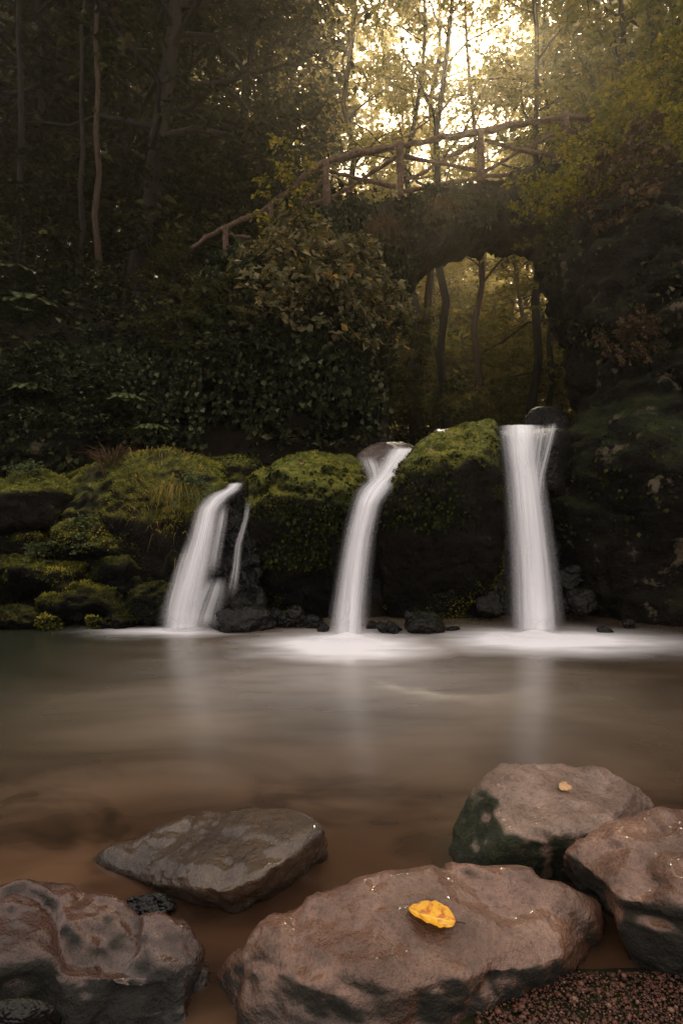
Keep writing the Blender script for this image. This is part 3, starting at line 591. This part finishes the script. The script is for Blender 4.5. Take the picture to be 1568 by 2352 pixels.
waterfall((795, 1465), 'narrow middle waterfall between two mossy rocks',
    [(928, 1028, 7.4, 76), (908, 1060, 7.0, 66), (886, 1095, 6.7, 66), (860, 1124, 6.42, 76), (842, 1155, 6.25, 64), (826, 1220, 6.18, 66), (812, 1310, 6.13, 70), (803, 1390, 6.1, 76), (797, 1468, 6.06, 86)],
    [[(845, 1045, 7.15, 70), (858, 1080, 6.85, 60), (864, 1110, 6.5, 46), (852, 1150, 6.3, 40)]], (797, 1468, .5, .3, .06), 12)
waterfall((1225, 1460), 'tallest waterfall on the right beside the dark cliff',
    [(1190, 978, 7.3, 84), (1190, 983, 6.85, 88), (1190, 1000, 6.58, 86), (1192, 1050, 6.45, 78), (1200, 1105, 6.38, 84), (1208, 1180, 6.28, 90), (1217, 1280, 6.2, 98), (1223, 1370, 6.14, 106), (1228, 1458, 6.08, 114)],
    [[(1240, 974, 6.85, 48), (1238, 988, 6.62, 46), (1231, 1040, 6.48, 38), (1222, 1095, 6.38, 40), (1216, 1180, 6.26, 50)], [(1266, 970, 6.85, 34), (1264, 984, 6.64, 32), (1252, 1040, 6.5, 26), (1238, 1095, 6.4, 30), (1228, 1180, 6.28, 40)]], (1228, 1462, .6, .3, .06), 22)

# ------------------------------------------------------------------ vegetation on cliffs and bridge
def ivy(srcs, n, leaf, keep, label, seed, strands=(), mat=l_ivy, name='ivy', cat='ivy', off=.05, kind=None):
    g = np.random.default_rng(seed); Ps, Ns = [], []
    for o in srcs:
        p, q = sample(*WORLD[o.name], n, g); k = keep(p, q); Ps.append(p[k]); Ns.append(q[k])
    p, q = np.concatenate(Ps), np.concatenate(Ns); f = nz(p, 1.4, seed, 3); k = f+g.normal(0, .15, len(p)) > -.12; p, q = p[k], q[k]
    p = p+q*g.random((len(p), 1))*off*2; c = len(p); L = leaf*g.uniform(.55, 1.3, c)
    d = rnd(g, c)*.6+np.array([0, 0, -1]); nn = q+rnd(g, c)*.45
    parts = [leafq(p, d, nn, L, L*.85)]; acc = Acc()
    base = p.mean(0); base[2] = p[:, 2].min()
    for (x, y, z, ln) in strands:
        s = np.linspace(0, 1, 9); cur = np.c_[x+np.cumsum(g.normal(0, .02, 9)), y-.05*s, z-ln*s]; tube(acc, cur, np.full(9, .006), 4)
        c = int(ln*38); tt = g.random(c); pos = np.c_[[np.interp(tt, s, cur[:, k]) for k in range(3)]].T+g.normal(0, .035, (c, 3)); L = leaf*g.uniform(.5, 1.1, c)
        parts.append(leafq(pos, rnd(g, c)*.6+np.array([0, -.3, -1]), rnd(g, c)*.5+np.array([0, -1, .3]), L, L*.8))
    V = np.concatenate([a for a, _ in parts]); t = np.clip(g.normal(.45, .25, len(V)//4), 0, 1)
    o = make(name, V, np.arange(len(V)).reshape(-1, 4), mat, base=base, tint=np.repeat(t, 4), smooth=False); tag(o, label, cat, kind=kind)
    if strands: v, f = acc.get(); tag(make('stem', v, f, m_bark, o), kind='stuff')
    return o
ax = lambda px: P(px, 0, BY).x
g = np.random.default_rng(77)
st = [(ax(px), BY-.15, 6.1-g.random()*.4, g.uniform(.6, 1.8)) for px in np.linspace(700, 930, 38)]
ivy([arch], 34000, .1, lambda p, q: (p[:, 0] < ax(960)) & (p[:, 0] > ax(640)) & (p[:, 1] < BY+.6), 'curtain of ivy hanging from the left half of the bridge', 201, st)
ivy([arch], 42000, .085, lambda p, q: (p[:, 0] > ax(930)) & (p[:, 0] < ax(1330)) & (p[:, 1] < BY+.35) & (p[:, 2] > np.interp(p[:, 0], txs, tzs)-.62), 'fringe of ferny growth along the crown of the arch', 202, [(ax(a), BY-.15, P(a, b, BY).z, g.uniform(.25, .6)) for a, b in zip(np.linspace(960, 1260, 26), np.linspace(475, 430, 26))], l_ivy, 'ground_cover', 'ground cover', kind='stuff')
ivy([l_cliff], 20000, .1, lambda p, q: (p[:, 1] < 9.8) & (p[:, 2] > 2.3), 'ivy covering the outcrop under the left end of the bridge', 203, [(x, 8.4, 3.9, g.uniform(.8, 2.0)) for x in np.linspace(-2.2, .6, 26)])
ivy([f_cliff], 18000, .095, lambda p, q: (p[:, 1] < 9.6), 'ivy over the dark outcrop on the left slope', 204, [(x, 8.2, 3.3, g.uniform(1, 2)) for x in np.linspace(-2.9, -1.9, 12)])
ivy([r_cliff], 20000, .075, lambda p, q: (p[:, 2] > 2.2) & (p[:, 2] < 5.4) & (p[:, 0] < 6) & (p[:, 1] < 9.5) & (np.sin(p[:, 0]*2.1+p[:, 2]*1.7) > .25), 'patchy ivy clinging to the face of the right cliff', 205)
ivy([r_cliff], 22000, .05, lambda p, q: (p[:, 2] > .9) & (p[:, 2] < 2.1) & (p[:, 0] < 5) & (p[:, 1] < 8), 'small leaved creeper on the mossy bulge beside the right waterfall', 206, mat=l_mossd, name='creeper', cat='creeper', off=.02)
ivy([rB], 16000, .045, lambda p, q: (p[:, 1] < 6.9) & (p[:, 2] > .6) & (q[:, 2] < .65), 'tiny leaved creeper on the front of the domed mossy rock', 207, mat=l_mossd, name='creeper', cat='creeper', off=.015)
ivy([rC], 15000, .045, lambda p, q: (p[:, 1] < 6.9) & (p[:, 2] > 1.0) & (q[:, 2] < .65), 'tiny leaved creeper down the face of the tall mossy rock', 208, mat=l_mossd, name='creeper', cat='creeper', off=.015)

_var = {}
def plant(variant, x, y, z, rz, s, name, label, cat, lmat, group=None, bark=None, parts=('trunk', 'crown'), tilt=(0, 0)):
    if variant not in _var:
        w, l = gen_tree(**VARS[variant]); mw = meshdata(name+'_wood', w[0], w[1], m_bark); ml = meshdata(name+'_leaves', l[0], l[1], l_mid, tint=l[2], smooth=False) if l else None
        _var[variant] = (mw, ml)
    mw, ml = _var[variant]; r = empty(name, (x, y, z)); r.rotation_euler = (tilt[0], tilt[1], rz); r.scale = (s, s, s); tag(r, label, cat, group)
    for nm, me, mt in ((parts[0], mw, bark or m_bark), (parts[1], ml, lmat)):
        if me is None: continue
        o = bpy.data.objects.new(nm, me); C.objects.link(o); o.parent = r; o.material_slots[0].link = 'OBJECT'; o.material_slots[0].material = mt
    return r
VARS = dict(
    big=dict(seed=1, H=15, r0=.2, cb=.16, R=4.2, nl=46, ntw=8, nlf=30, leaf=.15, up=.1, lean=(.12, 0), droop=.2),
    d1=dict(seed=2, H=16, r0=.2, cb=.12, R=3.6, nl=38, ntw=7, nlf=17, leaf=.25, up=.15),
    d2=dict(seed=3, H=19, r0=.24, cb=.18, R=4.2, nl=40, ntw=7, nlf=17, leaf=.28, up=.2),
    d3=dict(seed=4, H=13, r0=.15, cb=.08, R=3.0, nl=36, ntw=7, nlf=18, leaf=.2, up=.2),
    s1=dict(seed=5, H=20, r0=.14, cb=.3, R=3.4, nl=26, ntw=7, nlf=26, leaf=.15, up=.5, wob=.03),
    s2=dict(seed=6, H=22, r0=.16, cb=.35, R=3.8, nl=28, ntw=7, nlf=26, leaf=.16, up=.55, lean=(.05, 0), wob=.03),
    thin=dict(seed=7, H=11, r0=.07, cb=.62, R=1.6, nl=14, ntw=5, nlf=16, leaf=.12, up=.4),
    bush=dict(seed=8, H=1.5, r0=.03, cb=.04, R=1.25, nl=30, ntw=6, nlf=14, leaf=.12, up=.35, droop=.15),
    bush2=dict(seed=9, H=1.2, r0=.025, cb=.04, R=1.0, nl=26, ntw=6, nlf=14, leaf=.09, up=.5, droop=.35),
    under=dict(seed=10, H=3.2, r0=.05, cb=.05, R=1.9, nl=30, ntw=6, nlf=14, leaf=.17, up=.3),
    sap=dict(seed=12, H=2.6, r0=.025, cb=.12, R=.75, nl=24, ntw=4, nlf=4, leaf=.1, up=.45))
def at(px, Y): x = (px-784)/F*Y; return x, Y, float(ground(x, Y))-.1
def tree(v, px, Y, s, label, lm, group=None, bark=None, rz=None, name='tree', tilt=(0, 0)):
    x, y, z = at(px, Y); return plant(v, x, y, z, rz if rz is not None else px*.37, s, name, label, 'tree', lm, group, bark, tilt=tilt)
tree('big', 308, 12.2, 1, 'dark spreading tree with long level branches on the left slope', l_dark, rz=0)
tree('thin', 178, 11.6, .9, 'slim pole like tree left of the brown barked one', l_dark)
tree('thin', 236, 11.3, .95, 'slim tree with brown bark on the left slope', l_dark, bark=m_barkb)
tree('thin', 45, 12.0, 1.1, 'slim tree nearest the left picture edge', l_dark)
G1 = 'dense dark trees on the left slope'; LBL1 = 'dense dark leafed tree in the shaded wood on the left'
for v, px, Y, s in [('d1', -60, 14, 1), ('d3', 120, 15.5, 1.2), ('d1', 420, 16, 1), ('d3', 540, 15, 1.0), ('d2', 250, 18, 1.1), ('d2', 20, 20, 1.2), ('d1', 600, 21, 1.15), ('d2', 430, 23, 1.25), ('d2', 180, 25, 1.4), ('d2', 320, 28, 1.4), ('d2', 560, 29, 1.3), ('d2', 60, 30, 1.5)]:
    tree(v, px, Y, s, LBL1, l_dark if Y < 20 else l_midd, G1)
tree('s1', 800, 18, 1, 'thin sparse tree leaning above the left part of the railing', l_gold, bark=m_barkb)
tree('s2', 700, 22, 1, 'slender golden tree behind the left railing posts', l_gold, bark=m_barkb)
tree('s2', 985, 19, 1, 'forked thin tree straight above the middle of the bridge', l_far, bark=m_barkb)
tree('s1', 1085, 17, .8, 'dark slim trunk behind the tallest railing post', l_far, bark=m_barkb)
G5 = 'golden trees in the sun haze behind the bridge'; LBL5 = 'hazy golden leafed tree in the sunlit wood behind the bridge'
for v, px, Y, s in [('d1', 720, 30, 1.2), ('d2', 840, 36, 1.3), ('d1', 920, 32, .9), ('d1', 1030, 37, 1.0), ('d3', 1110, 30, 1.15), ('d1', 1190, 34, 1.1), ('d2', 1280, 31, 1.15), ('d2', 660, 38, 1.5), ('d1', 880, 26, .76), ('d3', 1000, 25, .85), ('d3', 1210, 23, .9), ('d3', 770, 24, .95), ('d2', 1290, 40, 1.5), ('d1', 1060, 44, 1.25), ('d2', 960, 46, 1.2), ('s2', 900, 28, 1.05), ('s2', 1190, 29, 1.05)]:
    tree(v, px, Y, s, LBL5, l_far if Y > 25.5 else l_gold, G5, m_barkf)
for px, Y, lab in [(955, 15.5, 'leaning dark trunk seen leftmost through the arch'), (1025, 14.6, 'thick dark trunk in the middle of the arch opening'), (1222, 15.0, 'dark trunk near the right side of the arch opening'), (1256, 17, 'thin trunk closest to the cliff in the arch opening')]:
    tree('s1', px, Y, .85 if px != 1256 else .7, lab, l_gold, tilt=(0, .06 if px == 955 else 0))
G2 = 'green trees beyond the right end of the bridge'; LBL2 = 'airy green leafed tree beyond the right end of the bridge'
for v, px, Y, s in [('d3', 1370, 15, 1.15), ('d1', 1480, 17, 1.05), ('d2', 1590, 16, .95), ('d1', 1400, 23, 1.3), ('d2', 1540, 26, 1.3), ('d2', 1450, 31, 1.4)]:
    tree(v, px, Y, s, LBL2, l_mid, G2)
G3 = 'understory bushes beyond the arch'; LBL3 = 'leafy green bush in the valley beyond the arch'
for px, Y, s in [(870, 13, 1), (950, 17, 1.2), (1060, 19, 1.2), (1150, 15.5, .6), (1010, 23, 1.7), (1170, 24, 1.5), (1080, 29, 2.3), (1250, 30, 2.0), (1290, 20, 1.2), (940, 28, 2.2), (1110, 21, 1.5), (1220, 19, 1.0)]:
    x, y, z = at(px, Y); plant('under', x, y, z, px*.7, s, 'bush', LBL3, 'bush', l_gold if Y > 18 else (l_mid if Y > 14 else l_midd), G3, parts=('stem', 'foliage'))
G4 = 'dark bushes on the left slope'; LBL4 = 'dark leafy bush among the trunks on the left slope'
for px, Y, s in [(40, 10.5, .7), (150, 13, 1), (290, 13.5, 1), (420, 12.4, .9), (500, 13, 1), (590, 13.2, .9), (680, 13, .9), (60, 16, 1.4), (370, 18, 1.6)]:
    x, y, z = at(px, Y); plant('under', x, y, z, px*.7, s, 'bush', LBL4, 'bush', l_dark, G4, parts=('stem', 'foliage'))
def shrub(v, px, py, Y, s, label, lm, rz=0, tilt=(0, 0), group=None):
    b = P(px, py, Y); return plant(v, b.x, b.y, b.z, rz, s, 'shrub', label, 'shrub', lm, group, parts=('stem', 'foliage'), tilt=tilt)
shrub('bush', 690, 830, 8.7, 1.05, 'autumn shrub with pale pinkish leaves overhanging the dark outcrop', l_bush, 1, (.5, 0))
shrub('bush', 590, 815, 9.0, .85, 'autumn shrub just left of the pale leafed one under the bridge', l_bush, 2.2, (.5, 0))
shrub('bush', 790, 790, 9.0, 1, 'autumn shrub just right of the pale leafed one under the bridge', l_bush, 3.7, (.5, 0))
shrub('bush', 720, 730, 9.4, .85, 'autumn shrub behind and above the pale leafed one', l_bush, 5.1, (.4, 0))
shrub('bush', 470, 860, 9.1, .8, 'dull green shrub below the left end of the bridge railing', l_midd, .4, (.5, 0))
shrub('bush', 520, 920, 8.8, .8, 'dull green shrub low on the outcrop below the railing end', l_ivy, 1.4, (.5, 0))
shrub('bush2', 840, 850, 9.3, .85, 'small shrub dangling beside the arch opening', l_bush, 2)
shrub('bush2', 860, 940, 9.0, .7, 'low shrub at the left foot of the arch opening', l_midd, 3)
shrub('sap', 640, 690, 9.5, .95, 'bright yellow green sapling before the left railing', l_yel, .3)
shrub('sap', 690, 650, 9.6, .75, 'smaller bright sapling right of the tall one', l_yel, 1.9)
shrub('bush2', 400, 680, 9.9, .7, 'small dull green shrub around the low end of the railing', l_midd, 2.5)
shrub('bush', 1295, 560, 9.4, .75, 'yellow leafed bush hanging over the right end of the arch', l_yel, 1.3, (.5, 0))
shrub('bush2', 1235, 490, 9.5, .75, 'small yellow leafed sprig hanging lowest over the arch opening', l_yel, 2.3, (.9, 0))
shrub('bush', 1430, 440, 9.6, .9, 'golden bush at the right end of the railing', l_yel, 2.1, (.2, 0))
shrub('bush', 1520, 350, 10, .9, 'golden bush highest on the right cliff', l_yel, 4)
shrub('bush2', 1370, 620, 8.9, .8, 'dull green shrub on the cliff edge below the yellow bush', l_midd, 4, (.5, 0))
shrub('bush', 1500, 570, 8.4, .85, 'rusty brown bush on the right cliff top', l_rust, 5, (.4, 0))
shrub('bush2', 1400, 830, 7.5, .5, 'pale lichen coloured tuft growing out of the right cliff', l_rust, 1, (.9, 0))
shrub('bush2', 240, 800, 9.0, .8, 'drooping dark shrub on the left slope above the ferns', l_ivy, 1, (.3, 0))
shrub('bush2', 90, 990, 8.3, .9, 'low dark shrub above the wide boulder at the left edge', l_ivy, 3)
shrub('bush2', 210, 1010, 8.0, .7, 'low dark shrub behind the grassy rock on the left', l_ivy, 4)
shrub('bush2', 190, 1270, 6.7, .32, 'small leafy herb on the moss covered boulder of the left bank', l_fern, 4)
shrub('bush2', 90, 1330, 6.8, .3, 'small leafy herb on the moss cushion of the left bank', l_fern, 2)
shrub('bush2', 60, 1150, 7.1, .35, 'small leafy herb on the wide boulder at the left edge', l_fern, 5)
shrub('bush2', 420, 1150, 6.55, .26, 'tiny leafy herb hanging on the front of the broad grassy rock', l_fern, 1, (.8, 0))

def fern(px, py, Y, s, label, seed, spread=None):
    g = np.random.default_rng(seed); b = np.array(P(px, py, Y)); Ps, Ds, Ns, Ls = [], [], [], []; acc = Acc()
    for k in range(11):
        az = (k*2.4 if spread is None else spread+g.normal(0, .5)); L = s*g.uniform(.7, 1.1); t = np.linspace(0, 1, 16); h = np.array([math.cos(az), math.sin(az), 0])
        sp = b+h*(L*.9*t)[:, None]+np.array([0, 0, 1])*(L*(.75*t-.75*t*t))[:, None]; tube(acc, sp, .006*s*(1-.8*t), 4)
        tg = nrm(np.gradient(sp, axis=0)); sd = nrm(np.cross(tg, [0, 0, 1.]))
        for sg in (-1, 1):
            for q in np.linspace(.12, .98, 22):
                o = np.array([np.interp(q, t, sp[:, c]) for c in range(3)]); ix = int(q*15); Ps.append(o); Ds.append(sd[ix]*sg+tg[ix]*.45); Ns.append(np.cross(sd[ix], tg[ix])); Ls.append(L*.24*math.sin(math.pi*min(1, .18+.82*(1-q)*.95)))
    V, Fc = leafq(np.array(Ps), np.array(Ds), np.array(Ns), np.array(Ls), np.array(Ls)*.28); r = empty('fern', b); tag(r, label, 'fern')
    make('frond', V, Fc, l_fern, r, tint=np.repeat(g.random(len(Ps)), 4)); v, f = acc.get(); make('stem', v, f, m_bark, r)
fern(60, 720, 9.0, .85, 'large fern high on the left slope', 1); fern(20, 640, 10.0, .7, 'fern at the left edge above the large one', 2); fern(75, 905, 8.2, .5, 'small fern low on the left slope', 3)
fern(290, 925, 7.8, .42, 'pale small fern behind the grassy rock', 4); fern(345, 990, 7.5, .38, 'fern just behind the crest of the grassy rock', 5); fern(1045, 470, 9.75, .4, 'fern on the crown of the arch', 6)
def grass(px, py, Y, n, rad, L, label, seed, mat=l_grass, droop=.5, name='grass_tuft', on=None):
    g = np.random.default_rng(seed); b = np.array(P(px, py, Y)); parts = []
    az = g.random(n)*6.283; r = rad*np.sqrt(g.random(n)); p = b+np.c_[r*np.cos(az), r*np.sin(az), 0*r]
    if on is not None:
        V, Fc = WORLD[on.name]; bv = BVHTree.FromPolygons([Vector(v) for v in V], [f.tolist() for f in Fc])
        for k in range(n):
            h = bv.ray_cast(Vector((p[k, 0], p[k, 1], 6)), Vector((0, 0, -1)))[0]
            if h: p[k, 2] = h.z-.01
    ln = L*g.uniform(.5, 1.3, n); d = np.c_[np.cos(az), np.sin(az), 0*az]*g.uniform(.1, .8, (n, 1))+rnd(g, n)*.2; sd = nrm(np.cross(d+[0, 0, 1.], rnd(g, n))); w = .004+.003*g.random(n); rows = []
    for t in (0, .35, .7, 1):
        c = p+d*(ln*t)[:, None]+np.array([0, 0, 1.])*(ln*(t-droop*t*t*1.5))[:, None]; ww = (w*(1-t*.95))[:, None]; rows += [c-sd*ww, c+sd*ww]
    V = np.stack(rows, 1).reshape(-1, 3); o = np.arange(n)[:, None]*8; Fc = np.concatenate([o+np.array([[0, 1, 3, 2]])+2*k for k in range(3)])
    tag(make(name, V, Fc, mat, base=b, tint=np.repeat(g.random(n), 8), smooth=False), label, 'grass')
grass(375, 1050, 6.95, 1300, .45, .18, 'dry yellowish grass on top of the broad grassy rock', 1, on=rA, droop=.75)
grass(255, 1060, 7.2, 160, .12, .4, 'reddish tall grass at the left shoulder of the grassy rock', 2, l_rust, .55, on=rA)
grass(1015, 470, 9.8, 240, .14, .45, 'tuft of dry grass hanging over the arch crown', 3, l_rust, 1.3)
grass(880, 520, 9.75, 200, .15, .55, 'dry grass hanging in front of the bridge left of the arch', 4, l_rust, 1.4)
grass(415, 1120, 6.6, 360, .22, .24, 'grass drooping down the front of the broad grassy rock', 6, l_grass, 1.2, on=rA)
for rk, px, py, Yv, lab in [(rC, 992, 1045, 6.6, 'brown fallen leaf on the bright tall mossy rock'), (rB, 694, 1072, 6.7, 'brown fallen leaf on the domed mossy rock')]:
    b = P(px, py, Yv); hero_leaf(rk, b.x, b.y, .075, .055, 1.1, lm_br, lab, .6)

g = np.random.default_rng(55); n = 46000
x = g.uniform(-9, 9, n); y = g.uniform(7.2, 17, n); k = ~((x > .4) & (x < 4.4) & (y < 15)); x, y = x[k], y[k]; z = ground(x, y)
pos = np.c_[x, y, z+g.random(len(x))**2*.35]; f = nz(pos, .8, 4, 3); k = f > -.15; pos, f = pos[k], f[k]; c = len(pos); L = g.uniform(.07, .17, c)
V, Fc = leafq(pos, rnd(g, c, 1, 1, .4), np.array([0, -.3, 1])+rnd(g, c)*.4, L, L*.6)
tag(make('undergrowth', V, Fc, l_ivy, base=(0, 10, 3), tint=np.repeat(np.clip(g.normal(.45, .25, c), 0, 1), 4), smooth=False), 'dark low undergrowth covering the wooded slopes', 'undergrowth', kind='stuff')
def wood(n, xf, hf, lm, label, seed, sz):
    g = np.random.default_rng(seed); x = xf(g, n); y = g.uniform(44, 62, n); z = ground(x, y)+g.random(n)*hf(x); pos = np.c_[x, y, z]; f = nz(pos, .2, 9, 3); k = f > -.16; pos = pos[k]; c = len(pos); L = g.uniform(*sz, c)
    V, Fc = leafq(pos, rnd(g, c), np.array([0, 0, .8])+rnd(g, c)*.6, L, L*.75)
    tag(make('distant_wood', V, Fc, lm, base=(float(x.mean()), 52, 8), tint=np.repeat(np.clip(g.normal(.45, .25, c), 0, 1), 4), smooth=False), label, 'wood', kind='stuff')
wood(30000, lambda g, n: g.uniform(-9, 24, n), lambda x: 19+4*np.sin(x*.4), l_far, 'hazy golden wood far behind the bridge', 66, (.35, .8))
wood(24000, lambda g, n: g.uniform(-48, -6, n), lambda x: 36+4*np.sin(x*.3), l_midd, 'dark tall wood far back on the left', 67, (.6, 1.3))
wood(14000, lambda g, n: g.uniform(20, 48, n), lambda x: 34+4*np.sin(x*.3), l_mid, 'tall green wood far back on the right', 68, (.6, 1.3))

# thin mist filling the valley
m = NT('valley_mist'); vs = m.n('VolumeScatter'); vs.inputs['Color'].default_value = (1, .86, .64, 1); vs.inputs['Density'].default_value = .003; vs.inputs['Anisotropy'].default_value = .84
m.t.links.new(vs.outputs[0], m.out.inputs['Volume'])
x0, x1, y0, y1, z0, z1 = -65, 65, -11, 80, -1.5, 46
V = np.array([(x, y, z) for z in (z0, z1) for y in (y0, y1) for x in (x0, x1)], float)
tag(make('mist', V, [[0, 2, 3, 1], [4, 5, 7, 6], [0, 1, 5, 4], [2, 6, 7, 3], [0, 4, 6, 2], [1, 3, 7, 5]], m.mat, base=(0, 30, 0), smooth=False), kind='structure')

# ------------------------------------------------------------------ light, sky, camera
w = bpy.data.worlds.new('World'); scn.world = w; w.use_nodes = True; nt = w.node_tree; bg = nt.nodes['Background']
class WT(NT):
    def __init__(s, t): s.t = t
wt = WT(nt)
sky = nt.nodes.new('ShaderNodeTexSky'); sky.sky_type = 'NISHITA'; sky.sun_disc = False; sky.sun_elevation = EL; sky.sun_rotation = AZ
sky.air_density = 1.0; sky.dust_density = 5.0; sky.ozone_density = .5
bw = nt.nodes.new('ShaderNodeRGBToBW'); nt.links.new(sky.outputs[0], bw.inputs[0])
lum = wt.math('POWER', bw.outputs[0], .4)
dirn = nt.nodes.new('ShaderNodeTexCoord').outputs['Generated']
gl = wt.math('POWER', wt.map(wt.vmath('DOT_PRODUCT', dirn, SUN[:], 1), .87, 1.0, 0, 1, False), 1.8)
fw = wt.map(wt.vmath('DOT_PRODUCT', dirn, Vector((.1, 1, .35)).normalized()[:], 1), .55, .9)  # sky dimmed and warmed ahead to imitate haze, left bright overhead and behind
tint = wt.mix(fw, (1.0, .92, .85), (1.14, .92, .62)); tint = wt.mix(gl, tint, (1.28, 1.0, .66))
amt = wt.math('MULTIPLY', lum, wt.math('ADD', wt.math('MULTIPLY', 7.2, wt.math('SUBTRACT', 1, wt.math('MULTIPLY', fw, .74))), wt.math('MULTIPLY', gl, 9.5)))
sc = nt.nodes.new('ShaderNodeVectorMath'); sc.operation = 'SCALE'; nt.links.new(tint, sc.inputs[0]); nt.links.new(amt, sc.inputs['Scale'])
nt.links.new(sc.outputs[0], bg.inputs[0]); bg.inputs[1].default_value = .15
sl = bpy.data.lights.new('sun', 'SUN'); sl.energy = 5; sl.angle = math.radians(1.5); sl.color = (1, .85, .6)
so = bpy.data.objects.new('sun', sl); C.objects.link(so)
so.rotation_euler = SUN.to_track_quat('Z', 'Y').to_euler(); so.location = SUN*40
scn.view_settings.view_transform = 'Standard'
cam = bpy.data.cameras.new('camera'); cam.sensor_width = 36; cam.sensor_fit = 'AUTO'; cam.lens = F/2352*36; cam.clip_end = 400; cam.clip_start = .05
co = bpy.data.objects.new('camera', cam); C.objects.link(co); co.location = (0, 0, CAMH); co.rotation_euler = (math.radians(90), 0, 0); scn.camera = co
